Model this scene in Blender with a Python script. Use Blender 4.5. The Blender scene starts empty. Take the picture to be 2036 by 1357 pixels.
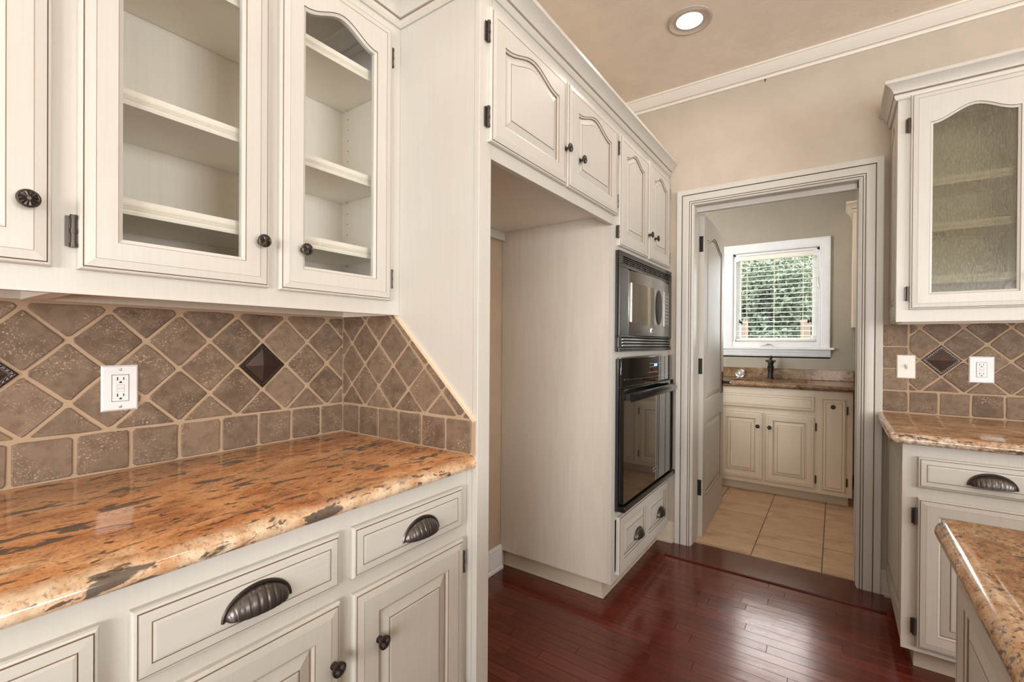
import bpy, bmesh, math, random
from mathutils import Matrix, Vector

random.seed(7)
SC = bpy.context.scene
COL = SC.collection

# ------------------------------------------------------------------ camera
F_PX, YAW, PITCH, ROLL, SHIFT = 917.58, math.radians(35.0228), math.radians(-0.23184), math.radians(0.38277), 6.459
CAM = Vector((1.5195, -1.0608, 1.2525))
fw = Vector((-math.sin(YAW), math.cos(YAW), 0)); rt = Vector((math.cos(YAW), math.sin(YAW), 0)); up = Vector((0, 0, 1))
fw2 = fw * math.cos(PITCH) + up * math.sin(PITCH); up2 = up * math.cos(PITCH) - fw * math.sin(PITCH)
rt3 = rt * math.cos(ROLL) + up2 * math.sin(ROLL); up3 = up2 * math.cos(ROLL) - rt * math.sin(ROLL)
cd = bpy.data.cameras.new('camera'); cam = bpy.data.objects.new('camera', cd); COL.objects.link(cam)
m = Matrix((rt3, up3, -fw2)).transposed().to_4x4(); m.translation = CAM
cam.matrix_world = m
cd.sensor_fit = 'HORIZONTAL'; cd.sensor_width = 36; cd.lens = F_PX / 2036 * 36; cd.shift_y = SHIFT / 2036
cd.clip_start = .01; cd.clip_end = 200
SC.camera = cam

# ------------------------------------------------------------------ world, daylight, exposure
w = bpy.data.worlds.new('sky'); SC.world = w; w.use_nodes = True
bg = w.node_tree.nodes['Background']; bg.inputs[0].default_value = (.97, .985, 1.0, 1); bg.inputs[1].default_value = 27.0
SC.view_settings.view_transform = 'Standard'; SC.view_settings.look = 'None'
SC.view_settings.exposure = -0.66; SC.view_settings.gamma = 1.0; SC.view_settings.use_curve_mapping = False
SC.cycles.use_denoising = True
SC.cycles.use_adaptive_sampling = True; SC.cycles.adaptive_threshold = .02
SC.cycles.max_bounces = 8; SC.cycles.diffuse_bounces = 5; SC.cycles.transparent_max_bounces = 12
SC.cycles.sample_clamp_indirect = 6.0
SC.cycles.caustics_reflective = False; SC.cycles.caustics_refractive = False

def sky_portal(name, loc, direction, sx, sy):
    """tells the renderer where the sky shines in; gives no light of its own"""
    d = bpy.data.lights.new(name, 'AREA'); d.shape = 'RECTANGLE'; d.size = sx; d.size_y = sy; d.cycles.is_portal = True
    o = bpy.data.objects.new(name, d); COL.objects.link(o); o.location = loc
    o.rotation_euler = Vector(direction).to_track_quat('-Z', 'Y').to_euler()
    return o
# daylight enters by unseen windows added for light behind and beside the camera, and by the laundry window
sky_portal('sky_portal_back', (2.6, -4.59, 1.275), (0, 1, 0), 2.4, 1.65)
sky_portal('sky_portal_side', (5.39, -.9, 1.60), (-1, 0, 0), 2.0, 1.1)
sky_portal('sky_portal_laundry', (1.05, 3.972, 1.69), (0, -1, 0), .70, .86)

# ------------------------------------------------------------------ materials
def mat(name):
    mm = bpy.data.materials.new(name); mm.use_nodes = True
    nt = mm.node_tree; nt.nodes.clear()
    out = nt.nodes.new('ShaderNodeOutputMaterial'); b = nt.nodes.new('ShaderNodeBsdfPrincipled')
    nt.links.new(b.outputs[0], out.inputs[0])
    return mm, nt, b
def node(nt, typ, **k):
    n = nt.nodes.new(typ)
    for a, v in k.items(): setattr(n, a, v)
    return n
def link(nt, a, b): nt.links.new(a, b)
def coords(nt, scale=(1, 1, 1), kind='Object'):
    tc = node(nt, 'ShaderNodeTexCoord'); mp = node(nt, 'ShaderNodeMapping'); mp.inputs['Scale'].default_value = scale
    link(nt, tc.outputs[kind], mp.inputs[0]); return mp.outputs[0]
def noise(nt, vec, scale=5, detail=4, rough=.55, dist=0):
    n = node(nt, 'ShaderNodeTexNoise'); n.inputs['Scale'].default_value = scale; n.inputs['Detail'].default_value = detail
    n.inputs['Roughness'].default_value = rough; n.inputs['Distortion'].default_value = dist
    link(nt, vec, n.inputs['Vector']); return n.outputs['Fac']
def ramp(nt, fac, stops):
    r = node(nt, 'ShaderNodeValToRGB'); e = r.color_ramp.elements
    while len(e) < len(stops): e.new(.5)
    for el, (p, c) in zip(e, stops):
        el.position = p; el.color = (c, c, c, 1) if isinstance(c, (int, float)) else (*c, 1)
    link(nt, fac, r.inputs[0]); return r.outputs[0]
def mix(nt, fac, a, b, typ='MIX'):
    n = node(nt, 'ShaderNodeMix', data_type='RGBA', blend_type=typ)
    for i, v in ((0, fac), (6, a), (7, b)):
        if isinstance(v, (int, float)): n.inputs[i].default_value = v
        elif isinstance(v, tuple): n.inputs[i].default_value = (*v, 1)
        else: link(nt, v, n.inputs[i])
    return n.outputs[2]
def bump(nt, b, h, strength=.1, dist=.002):
    n = node(nt, 'ShaderNodeBump'); n.inputs['Strength'].default_value = strength; n.inputs['Distance'].default_value = dist
    link(nt, h, n.inputs['Height']); link(nt, n.outputs[0], b.inputs['Normal'])
def rand_out(nt): return node(nt, 'ShaderNodeObjectInfo').outputs['Random']

def plain(name, col, rough=.5, metal=0, spec=.5, emit=0, bumpy=0, bscale=80, coat=0):
    mm, nt, b = mat(name)
    v = coords(nt)
    n = noise(nt, v, 9, 3)
    c = mix(nt, ramp(nt, n, [(.3, 0), (.7, 1)]), tuple(x * .95 for x in col), tuple(min(1, x * 1.04) for x in col))
    link(nt, c, b.inputs['Base Color'])
    b.inputs['Roughness'].default_value = rough; b.inputs['Metallic'].default_value = metal
    b.inputs['Specular IOR Level'].default_value = spec; b.inputs['Coat Weight'].default_value = coat
    if emit:
        b.inputs['Emission Color'].default_value = (*col, 1); b.inputs['Emission Strength'].default_value = emit
    if bumpy: bump(nt, b, noise(nt, v, bscale, 3), bumpy)
    return mm

CREAM = (.618, .598, .545)
def paint(name, stretch, col=CREAM, rough=.38, amt=.5):
    mm, nt, b = mat(name)
    v = coords(nt, stretch)
    g = noise(nt, v, 1, 6, .65, .4)
    big = noise(nt, coords(nt), 3.2, 3)
    c = mix(nt, ramp(nt, g, [(.42, 0), (.72, 1)]), col, tuple(col[i] * (.955, .940, .92)[i] for i in range(3)))
    c = mix(nt, ramp(nt, big, [(.35, 0), (.75, amt)]), c, tuple(col[i] * (.93, .90, .86)[i] for i in range(3)))
    link(nt, c, b.inputs['Base Color']); b.inputs['Roughness'].default_value = rough
    b.inputs['Specular IOR Level'].default_value = .45
    bump(nt, b, g, .05, .001)
    return mm
P_V = paint('cream_paint_upright_grain', (120, 120, 3))          # world aligned, grain along Z
P_L = paint('cream_paint_door', (120, 4, 120))                    # door frame, grain along local Y
P_H = paint('cream_paint_drawer', (4, 120, 120))                  # grain along local X
P_IN = paint('cabinet_interior_cream', (110, 110, 4), (.88, .835, .76), .5)
GLAZE = plain('brown_glaze', (.235, .155, .098), .6)
def ply(name):
    mm, nt, b = mat(name)
    v = coords(nt, (16, 16, 1.1))
    g = noise(nt, v, 1.3, 5, .6, 2.2)
    big = noise(nt, coords(nt), 2.1, 3)
    c = mix(nt, ramp(nt, g, [(.35, 0), (.65, 1)]), (.73, .665, .575), (.665, .60, .51))
    c = mix(nt, ramp(nt, big, [(.35, 0), (.7, .8)]), c, (.66, .60, .51))
    link(nt, c, b.inputs['Base Color']); b.inputs['Roughness'].default_value = .42
    return mm
P_PLY = ply('glazed_oak_plywood')
P_LAUN = paint('laundry_cream_paint', (120, 4, 120), (.80, .70, .555), .45)
P_LAUNV = paint('laundry_cream_upright', (120, 120, 3), (.80, .70, .555), .45)
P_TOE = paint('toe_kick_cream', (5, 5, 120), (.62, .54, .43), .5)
DOORP = paint('door_cream_paint', (120, 3, 120), (.60, .575, .52), .48)
WHITE = plain('white_enamel', (.74, .75, .75), .35)
WHITEPL = plain('white_plastic', (.80, .80, .79), .3)
ALMOND = plain('almond_plastic', (.80, .75, .66), .35)
BRONZE = plain('oil_rubbed_bronze', (.088, .075, .065), .34, .85)
BROWNB = plain('brown_bronze_tile', (.060, .036, .026), .34, .55)
BRONZE2 = plain('dark_hinge_bronze', (.035, .028, .024), .38, .8)
HINGEM = plain('aged_hinge_metal', (.095, .080, .068), .40, .8)
PEWTER = plain('brushed_dark_pewter', (.115, .102, .092), .32, .9)
WALL = plain('taupe_wall_paint', (.545, .468, .380), .75, 0, .3, 0, .12, 260)
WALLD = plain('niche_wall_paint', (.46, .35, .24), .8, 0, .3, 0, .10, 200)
WALLL = plain('laundry_wall_paint', (.335, .298, .240), .75, 0, .3, 0, .1, 260)
CEIL = plain('taupe_ceiling_texture', (.86, .765, .645), .85, 0, .2, 0, .45, 110)
TRIMC = paint('trim_cream', (5, 120, 120), (.83, .79, .71), .4, .2)
BLACKG = plain('black_glass', (.006, .006, .006), .03, 0, .9, 0, 0, 80, .6)
BLACKP = plain('black_enamel', (.012, .012, .013), .18, 0, .6)
GRAPH = plain('graphite_steel', (.42, .415, .41), .24, .95)
GRAPHD = plain('dark_graphite_trim', (.09, .088, .086), .24, .8)
MIRR = plain('microwave_mirror_glass', (.40, .40, .37), .06, .85)
SILVER = plain('bright_silver', (.72, .72, .71), .22, 1)
DARK = plain('dark_slot', (.008, .008, .008), .7)
GROUT = plain('sand_grout', (.455, .330, .222), .9, 0, .2, 0, .5, 220)
GROUTF = plain('floor_grout', (.16, .11, .075), .9)
SUB = plain('dark_subfloor', (.045, .014, .010), .6)
EARTH = plain('garden_lawn', (.035, .055, .02), .95)
BARK = plain('tree_bark', (.14, .10, .07), .9)
CEDAR = plain('cedar_post', (.075, .05, .032), .8)
LENS = plain('lamp_lens', (1.0, .93, .83), .4, 0, .3, 9.0)
CANIN = plain('can_reflector', (.50, .43, .36), .45)
BLUE = plain('blue_clock_digits', (.12, .25, 1.0), .4, 0, .3, 7.0)
KEYTXT = plain('pale_keypad_print', (.45, .45, .42), .5)
CORD = plain('blind_cord', (.72, .64, .48), .8)
SLAT = plain('cream_blind_slat', (.80, .76, .66), .45)

def travertine():
    mm, nt, b = mat('tumbled_travertine')
    oi = node(nt, 'ShaderNodeObjectInfo')
    tc = node(nt, 'ShaderNodeTexCoord'); add = node(nt, 'ShaderNodeVectorMath', operation='ADD')
    sc = node(nt, 'ShaderNodeVectorMath', operation='SCALE'); comb = node(nt, 'ShaderNodeCombineXYZ')
    for i in range(3): link(nt, oi.outputs['Random'], comb.inputs[i])
    link(nt, comb.outputs[0], sc.inputs[0]); sc.inputs['Scale'].default_value = 37
    link(nt, tc.outputs['Object'], add.inputs[0]); link(nt, sc.outputs[0], add.inputs[1])
    v = add.outputs[0]
    base = ramp(nt, oi.outputs['Random'], [(0, (.105, .068, .043)), (.25, (.190, .127, .080)), (.5, (.136, .091, .062)), (.75, (.245, .170, .109)), (1, (.125, .079, .049))])
    cl = noise(nt, v, 22, 6, .65, .5)
    c = mix(nt, ramp(nt, cl, [(.38, 0), (.62, .55)]), base, (.275, .197, .130))
    c = mix(nt, ramp(nt, noise(nt, v, 38, 5, .6), [(.34, .5), (.52, 0)]), c, (.120, .074, .047))
    pit = ramp(nt, noise(nt, v, 210, 3, .6, .3), [(.57, 0), (.64, .75)])
    pm = ramp(nt, noise(nt, v, 14, 3), [(.46, 0), (.62, 1)])
    pf = mix(nt, 1.0, pit, pm, 'MULTIPLY')
    c = mix(nt, pf, c, (.56, .43, .31))
    link(nt, c, b.inputs['Base Color']); b.inputs['Roughness'].default_value = .62; b.inputs['Specular IOR Level'].default_value = .35
    bump(nt, b, cl, .5, .002)
    return mm
TRAV = travertine()

def granite(name, stretch, front_axis=None, warm=1.0):
    mm, nt, b = mat(name)
    v = coords(nt, stretch); vo = coords(nt)
    fine = warm != 1.0
    f1 = noise(nt, v, 6.5 if fine else 3.0, 9, .66 if fine else .62, 1.1)
    if warm == 2:
        c = ramp(nt, f1, [(.30, (.040, .020, .010)), (.42, (.105, .054, .024)), (.52, (.19, .115, .055)), (.62, (.26, .19, .105)), (.74, (.32, .28, .20))])
    elif warm:
        c = ramp(nt, f1, [(.28, (.20, .066, .024)), (.38, (.42, .160, .058)), (.48, (.62, .285, .115)), (.60, (.70, .375, .170)), (.72, (.76, .54, .33))])
    else:
        c = ramp(nt, f1, [(.30, (.17, .065, .028)), (.42, (.40, .19, .082)), (.52, (.56, .33, .165)), (.62, (.62, .44, .27)), (.74, (.58, .50, .40))])
    c = mix(nt, ramp(nt, noise(nt, v, 1.6, 5, .6, .8), [(.44, 0), (.66, .7)]), c, (.42, .25, .135))
    f2 = noise(nt, v, 24 if fine else 11, 8, .7, .6)
    c = mix(nt, ramp(nt, f2, [(.34, .8), (.48, 0)]), c, (.22, .090, .040))
    if front_axis:
        sep = node(nt, 'ShaderNodeSeparateXYZ'); link(nt, vo, sep.inputs[0])
        ma = node(nt, 'ShaderNodeMath', operation='MULTIPLY_ADD'); ma.inputs[1].default_value = front_axis[1]; ma.inputs[2].default_value = front_axis[2]
        link(nt, sep.outputs[front_axis[0]], ma.inputs[0])
        wob = node(nt, 'ShaderNodeMath', operation='MULTIPLY_ADD'); wob.inputs[1].default_value = 1.6; wob.inputs[2].default_value = -.8
        link(nt, noise(nt, v, 4, 4), wob.inputs[0])
        s = node(nt, 'ShaderNodeMath', operation='ADD', use_clamp=True); link(nt, ma.outputs[0], s.inputs[0]); link(nt, wob.outputs[0], s.inputs[1])
        pale = ramp(nt, noise(nt, vo, 60 if fine else 30, 6), [(.35, (.20, .14, .09)), (.5, (.52, .41, .29)), (.62, (.70, .62, .50))] if fine else [(.35, (.52, .33, .18)), (.6, (.78, .63, .45))])
        c = mix(nt, ramp(nt, s.outputs[0], [(.25, 0), (.6, .85)]), c, pale)
    sp = noise(nt, vo, 150, 5, .7)
    c = mix(nt, ramp(nt, sp, [(.36, .55), (.46, 0)]), c, (.15, .075, .040))
    c = mix(nt, ramp(nt, sp, [(.58, 0), (.68, .35)]), c, (.80, .66, .48))
    vb = coords(nt, tuple(x * 1.25 if x > 1.3 else x for x in stretch))
    bl = noise(nt, vb, 20 if fine else 9, 5, .55, .35)
    c = mix(nt, ramp(nt, bl, [(.605, 0), (.625, .92)]), c, (.092, .076, .062))
    bl = noise(nt, vb, 60 if fine else 26, 4, .55, .4)
    c = mix(nt, ramp(nt, bl, [(.60, 0), (.63, .85)]), c, (.075, .045, .032))
    link(nt, c, b.inputs['Base Color']); b.inputs['Roughness'].default_value = .20 if warm == 2 else .09; b.inputs['Specular IOR Level'].default_value = .5
    return mm
GR_L = granite('orange_granite', (2.3, 1.0, 2.3), ('X', 9.0, -2.35))
GR_R = granite('gold_granite', (1.0, 2.0, 2.4), ('Y', -9.0, -2.6), 0)
GR_I = granite('island_granite', (2.4, 1.6, 2.2), None, 0)
GR_U = granite('laundry_granite', (1.4, 1.8, 2.2), None, 2)

def wood():
    mm, nt, b = mat('mahogany_floor')
    oi = node(nt, 'ShaderNodeObjectInfo')
    v = coords(nt, (3, 60, 60))
    g = noise(nt, v, 1, 5, .6, .4)
    base = ramp(nt, oi.outputs['Random'], [(0, (.092, .0145, .0085)), (.5, (.118, .0185, .0110)), (.9, (.140, .025, .0145)), (1, (.064, .0105, .0070))])
    c = mix(nt, ramp(nt, g, [(.35, .45), (.62, 0)]), base, (.045, .010, .007))
    sc = ramp(nt, noise(nt, coords(nt, (8, 8, 8)), 60, 2), [(.76, 0), (.79, .5)])
    c = mix(nt, sc, c, (.40, .26, .20))
    link(nt, c, b.inputs['Base Color'])
    r = ramp(nt, noise(nt, coords(nt), 7, 4), [(.3, .13), (.7, .20)])
    link(nt, r, b.inputs['Roughness']); b.inputs['Specular IOR Level'].default_value = .80
    b.inputs['Coat Weight'].default_value = .10; b.inputs['Coat Roughness'].default_value = .14; b.inputs['Specular Tint'].default_value = (1.0, .74, .68, 1)
    bump(nt, b, noise(nt, coords(nt, (2, 14, 14)), 2.2, 3), .11, .004)
    return mm
WOOD = wood()
def floortile():
    mm, nt, b = mat('beige_stone_tile')
    oi = node(nt, 'ShaderNodeObjectInfo')
    v = coords(nt, (4, 11, 10))
    g = noise(nt, v, 1, 7, .62, .9)
    c = ramp(nt, g, [(.30, (.30, .180, .102)), (.45, (.55, .36, .22)), (.58, (.65, .455, .29)), (.72, (.70, .52, .37))])
    c = mix(nt, .25, c, ramp(nt, oi.outputs['Random'], [(0, (.42, .27, .165)), (1, (.60, .43, .29))]))
    link(nt, c, b.inputs['Base Color']); b.inputs['Roughness'].default_value = .38
    return mm
FTILE = floortile()

def thin_glass(name, tint, trans, rough, ribs=False):
    mm = bpy.data.materials.new(name); mm.use_nodes = True; nt = mm.node_tree; nt.nodes.clear()
    out = node(nt, 'ShaderNodeOutputMaterial'); tr = node(nt, 'ShaderNodeBsdfTransparent'); gl = node(nt, 'ShaderNodeBsdfGlossy')
    tr.inputs[0].default_value = (*tint, 1); gl.inputs['Roughness'].default_value = rough
    lw = node(nt, 'ShaderNodeLayerWeight'); lw.inputs[0].default_value = .5
    pw = node(nt, 'ShaderNodeMath', operation='POWER'); pw.inputs[1].default_value = 4.0; link(nt, lw.outputs['Facing'], pw.inputs[0])
    fr = node(nt, 'ShaderNodeMath', operation='MULTIPLY_ADD'); fr.inputs[1].default_value = .6; fr.inputs[2].default_value = .035; link(nt, pw.outputs[0], fr.inputs[0])
    mx = node(nt, 'ShaderNodeMixShader'); link(nt, fr.outputs[0], mx.inputs[0])
    if ribs:
        v = coords(nt, (1, .12, 1)); nz = noise(nt, v, 260, 3, .6, .3)
        bp = node(nt, 'ShaderNodeBump'); bp.inputs['Strength'].default_value = .55; bp.inputs['Distance'].default_value = .003; link(nt, nz, bp.inputs['Height'])
        rf = node(nt, 'ShaderNodeBsdfRefraction'); rf.inputs['IOR'].default_value = 1.12; rf.inputs['Roughness'].default_value = .10
        rf.inputs['Color'].default_value = (.90, .89, .80, 1)
        link(nt, bp.outputs[0], rf.inputs['Normal']); link(nt, bp.outputs[0], gl.inputs['Normal'])
        m2 = node(nt, 'ShaderNodeMixShader'); m2.inputs[0].default_value = .28
        link(nt, tr.outputs[0], m2.inputs[1]); link(nt, rf.outputs[0], m2.inputs[2])
        df = node(nt, 'ShaderNodeBsdfDiffuse'); df.inputs[0].default_value = (.44, .41, .31, 1); link(nt, bp.outputs[0], df.inputs['Normal'])
        m3 = node(nt, 'ShaderNodeMixShader'); link(nt, ramp(nt, noise(nt, coords(nt, (1, .18, 1)), 330, 3, .6, .5), [(.35, .05), (.65, .24)]), m3.inputs[0]); link(nt, m2.outputs[0], m3.inputs[1]); link(nt, df.outputs[0], m3.inputs[2])
        link(nt, m3.outputs[0], mx.inputs[1])
    else: link(nt, tr.outputs[0], mx.inputs[1])
    link(nt, gl.outputs[0], mx.inputs[2]); link(nt, mx.outputs[0], out.inputs[0])
    return mm
GLASS = thin_glass('clear_cabinet_glass', (.97, .98, .975), 1, .02)
RAIN = thin_glass('ribbed_rain_glass', (.88, .87, .78), 1, .12, True)
WGLASS = thin_glass('window_glass', (.96, .98, .98), 1, .01)
def leafmat(name, a, b2):
    mm, nt, b = mat(name)
    c = mix(nt, noise(nt, coords(nt), 3, 4), a, b2); link(nt, c, b.inputs['Base Color']); b.inputs['Roughness'].default_value = .6
    b.inputs['Transmission Weight'].default_value = 0
    return mm
LEAF = leafmat('green_leaves', (.017, .030, .015), (.045, .062, .032))

# ------------------------------------------------------------------ mesh helpers
WM = {}
class MB:
    def __init__(s): s.v = []; s.f = []; s.m = []
    def add(s, pts, faces, mi=0):
        o = len(s.v); s.v += [Vector(p) for p in pts]
        for f in faces: s.f.append([i + o for i in f]); s.m.append(mi)
        return s
    def box(s, x0, x1, y0, y1, z0, z1, mi=0):
        p = [(x0, y0, z0), (x1, y0, z0), (x1, y1, z0), (x0, y1, z0), (x0, y0, z1), (x1, y0, z1), (x1, y1, z1), (x0, y1, z1)]
        return s.add(p, [(3, 2, 1, 0), (4, 5, 6, 7), (0, 1, 5, 4), (1, 2, 6, 5), (2, 3, 7, 6), (3, 0, 4, 7)], mi)
    def rings(s, rs, mis=0, cap0=False, cap1=True, closed=True, capm=None):
        n = len(rs[0]); o = len(s.v)
        for r in rs: s.v += [Vector(p) for p in r]
        for k in range(len(rs) - 1):
            mi = mis[k] if isinstance(mis, (list, tuple)) else mis
            for i in range(n if closed else n - 1):
                j = (i + 1) % n
                s.f.append([o + k * n + i, o + k * n + j, o + (k + 1) * n + j, o + (k + 1) * n + i]); s.m.append(mi)
        cm = capm if capm is not None else (mis[-1] if isinstance(mis, (list, tuple)) else mis)
        if cap0: s.f.append([o + i for i in range(n)][::-1]); s.m.append(cm)
        if cap1: s.f.append([o + (len(rs) - 1) * n + i for i in range(n)]); s.m.append(cm)
        return s
    def lathe(s, prof, n=20, M=None, mi=0, cap=True):
        M = M or Matrix(); rs = []
        for r, h in prof: rs.append([M @ Vector((r * math.cos(2 * math.pi * i / n), r * math.sin(2 * math.pi * i / n), h)) for i in range(n)])
        return s.rings(rs, mi, cap, cap)
    def tube(s, pts, r, n=8, mi=0, cap=True):
        rs = []; pts = [Vector(p) for p in pts]
        for i, p in enumerate(pts):
            d = (pts[min(i + 1, len(pts) - 1)] - pts[max(i - 1, 0)]).normalized()
            a = d.cross(Vector((0, 0, 1)));  a = d.cross(Vector((1, 0, 0))) if a.length < .1 else a
            a.normalize(); b = d.cross(a); rr = r[i] if isinstance(r, (list, tuple)) else r
            rs.append([p + a * rr * math.cos(2 * math.pi * k / n) + b * rr * math.sin(2 * math.pi * k / n) for k in range(n)])
        return s.rings(rs, mi, cap, cap)
    def mould(s, path, prof, fmap, mis=0, caps=True):
        """profile (d, h) swept with mitres along a plane polyline; fmap(x, y, h) -> world; d to the left of travel"""
        n = len(path); rs = []
        for i, p in enumerate(path):
            p = Vector(p)
            def nrm(a, b): t = (Vector(b) - Vector(a)).normalized(); return Vector((-t.y, t.x))
            if i == 0: off = nrm(path[0], path[1])
            elif i == n - 1: off = nrm(path[-2], path[-1])
            else:
                a, b = nrm(path[i - 1], path[i]), nrm(path[i], path[i + 1]); off = (a + b) / (1 + a.dot(b))
            rs.append([Vector(fmap(p.x + off.x * d, p.y + off.y * d, h)) for d, h in prof])
        o = len(s.v); k = len(prof)
        for r in rs: s.v += r
        for i in range(n - 1):
            for j in range(k - 1):
                s.f.append([o + i * k + j, o + i * k + j + 1, o + (i + 1) * k + j + 1, o + (i + 1) * k + j]); s.m.append(mis[j] if isinstance(mis, (list, tuple)) else mis)
        if caps:
            s.f.append([o + j for j in range(k)]); s.m.append(0); s.f.append([o + (n - 1) * k + j for j in range(k)][::-1]); s.m.append(0)
        return s
    def mesh(s, name, mats, recalc=True, smooth=None):
        me = bpy.data.meshes.new(name); me.from_pydata([tuple(v) for v in s.v], [], s.f)
        for mm in mats: me.materials.append(mm)
        me.polygons.foreach_set('material_index', s.m)
        if recalc:
            bm = bmesh.new(); bm.from_mesh(me); bmesh.ops.recalc_face_normals(bm, faces=bm.faces); bm.to_mesh(me); bm.free()
        if smooth:
            me.polygons.foreach_set('use_smooth', [True] * len(me.polygons)); me.set_sharp_from_angle(angle=math.radians(smooth))
        me.update(); return me
    def build(s, name, mats, parent=None, M=None, smooth=None, bevel=0, recalc=True):
        if not isinstance(mats, (list, tuple)): mats = [mats]
        M = M or Matrix()
        lo = [min(v[i] for v in s.v) for i in range(3)]; hi = [max(v[i] for v in s.v) for i in range(3)]
        c = Vector([(a + b) / 2 for a, b in zip(lo, hi)])
        for v in s.v: v -= c
        me = s.mesh(name, mats, recalc, smooth)
        return place(name, me, parent, M @ Matrix.Translation(c), bevel)
def place(name, me, parent=None, M=None, bevel=0):
    o = bpy.data.objects.new(name, me); COL.objects.link(o); M = M or Matrix()
    WM[o.name] = M
    if parent: o.parent = parent; o.matrix_local = WM[parent.name].inverted() @ M
    else: o.matrix_world = M
    if bevel:
        b = o.modifiers.new('bevel', 'BEVEL'); b.width = bevel; b.segments = 2; b.limit_method = 'ANGLE'; b.angle_limit = math.radians(40)
    return o
def thing(name, label, cat, loc, group=None, kind=None):
    o = place(name, None, None, Matrix.Translation(loc)); o.empty_display_size = .1
    return tag(o, label, cat, group, kind)
def tag(o, label=None, cat=None, group=None, kind=None):
    for k, v in (('label', label), ('category', cat), ('group', group), ('kind', kind)):
        if v: o[k] = v
    return o
def structure(o, label=None, cat=None):
    return tag(o, label, cat, None, 'structure')
def boxo(name, b, mats, parent=None, bevel=0):
    return MB().box(*b).build(name, mats, parent, None, None, bevel)
AX = {'+X': ((0, 1, 0), (0, 0, 1), (1, 0, 0)), '-Y': ((1, 0, 0), (0, 0, 1), (0, -1, 0)), '-X': ((0, -1, 0), (0, 0, 1), (-1, 0, 0))}
def frame(face, a, z, depth):
    """local x = along the face, y = up, z = out of the face; a = coordinate along the wall of local x = 0"""
    r, u, o = [Vector(k) for k in AX[face]]
    M = Matrix((r, u, o)).transposed().to_4x4()
    M.translation = Vector((depth, a, z)) if 'X' in face else Vector((a, depth, z))
    return M

# ------------------------------------------------------------------ hardware meshes (local frame: x right, y up, z out)
def knob_mesh():
    b = MB(); b.lathe([(.0085, 0), (.0085, .003), (.0055, .005), (.005, .012), (.010, .015), (.0155, .018), (.0165, .021), (.0160, .0235), (.0135, .0245), (.0128, .0238)], 24, None, 0, False)
    n = 24; o = []
    for k in range(1, 1): pass
    r1 = [(.0128 * math.cos(2 * math.pi * i / n), .0128 * math.sin(2 * math.pi * i / n), .0238) for i in range(n)]
    r2 = [(.0085 * math.cos(2 * math.pi * i / n), .0085 * math.sin(2 * math.pi * i / n), .0262 if i % 2 else .0232) for i in range(n)]
    r3 = [(.003 * math.cos(2 * math.pi * i / n), .003 * math.sin(2 * math.pi * i / n), .0262) for i in range(n)]
    b.rings([r1, r2, r3], 0, False, True)
    return b.mesh('knob', [BRONZE], True, 35)
KNOB = knob_mesh()
def pull_mesh(a=.060, h=.044, c=.027):
    b = MB(); ns, nt_ = 96, 10
    def pt(i, j, k):
        s = -math.pi / 2 + math.pi * i / ns; t = math.pi / 2 * j / nt_
        ph = (i / ns * 12) % 1.0; g = 1 - (.040 * max(0, 1 - abs(ph - .5) / .20) * math.cos(max(0, t - .5)) if 8 < i < ns - 8 else 0)
        g *= k
        return (a * math.sin(s) * (.93 + .07 * math.sin(t)) * (1 if k == 1 else .96), h * math.cos(s) * math.sin(t) * g, .002 + c * math.cos(s) ** .8 * math.cos(t) * g)
    for k in (1, .9):
        grid = [[pt(i, j, k) for j in range(nt_ + 1)] for i in range(ns + 1)]
        b.rings(grid, 0, False, False, False)
    # lip between outer and inner shells
    b.rings([[pt(i, 0, 1) for i in range(ns + 1)], [pt(i, 0, .9) for i in range(ns + 1)]], 0, False, False, False)
    arc = [(a * 1.03 * math.sin(s), h * 1.06 * math.cos(s), .0025) for s in [-math.pi / 2 + math.pi * i / 24 for i in range(25)]]
    b.tube(arc, .0036, 6)
    return b.mesh('cup_pull', [PEWTER], True, 40)
PULL = pull_mesh()
def hinge_mesh():
    b = MB(); b.box(-.011, .004, -.029, .029, 0, .0022)
    b.box(-.006, .006, -.024, .024, .002, .005)
    b.tube([(0, -.029, .006), (0, .029, .006)], .0048, 10)
    for y in (-.027, .0, .027): b.tube([(0, y - .004, .006), (0, y + .004, .006)], .0058, 10)
    return b.mesh('hinge', [HINGEM], True, 40)
HINGE = hinge_mesh()
def knob(par, M, x, y): return place('knob', KNOB, par, M @ Matrix.Translation((x, y, .0185)))
def pull(par, M, x, y): return place('cup_pull', PULL, par, M @ Matrix.Translation((x, y, .0175)))

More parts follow.
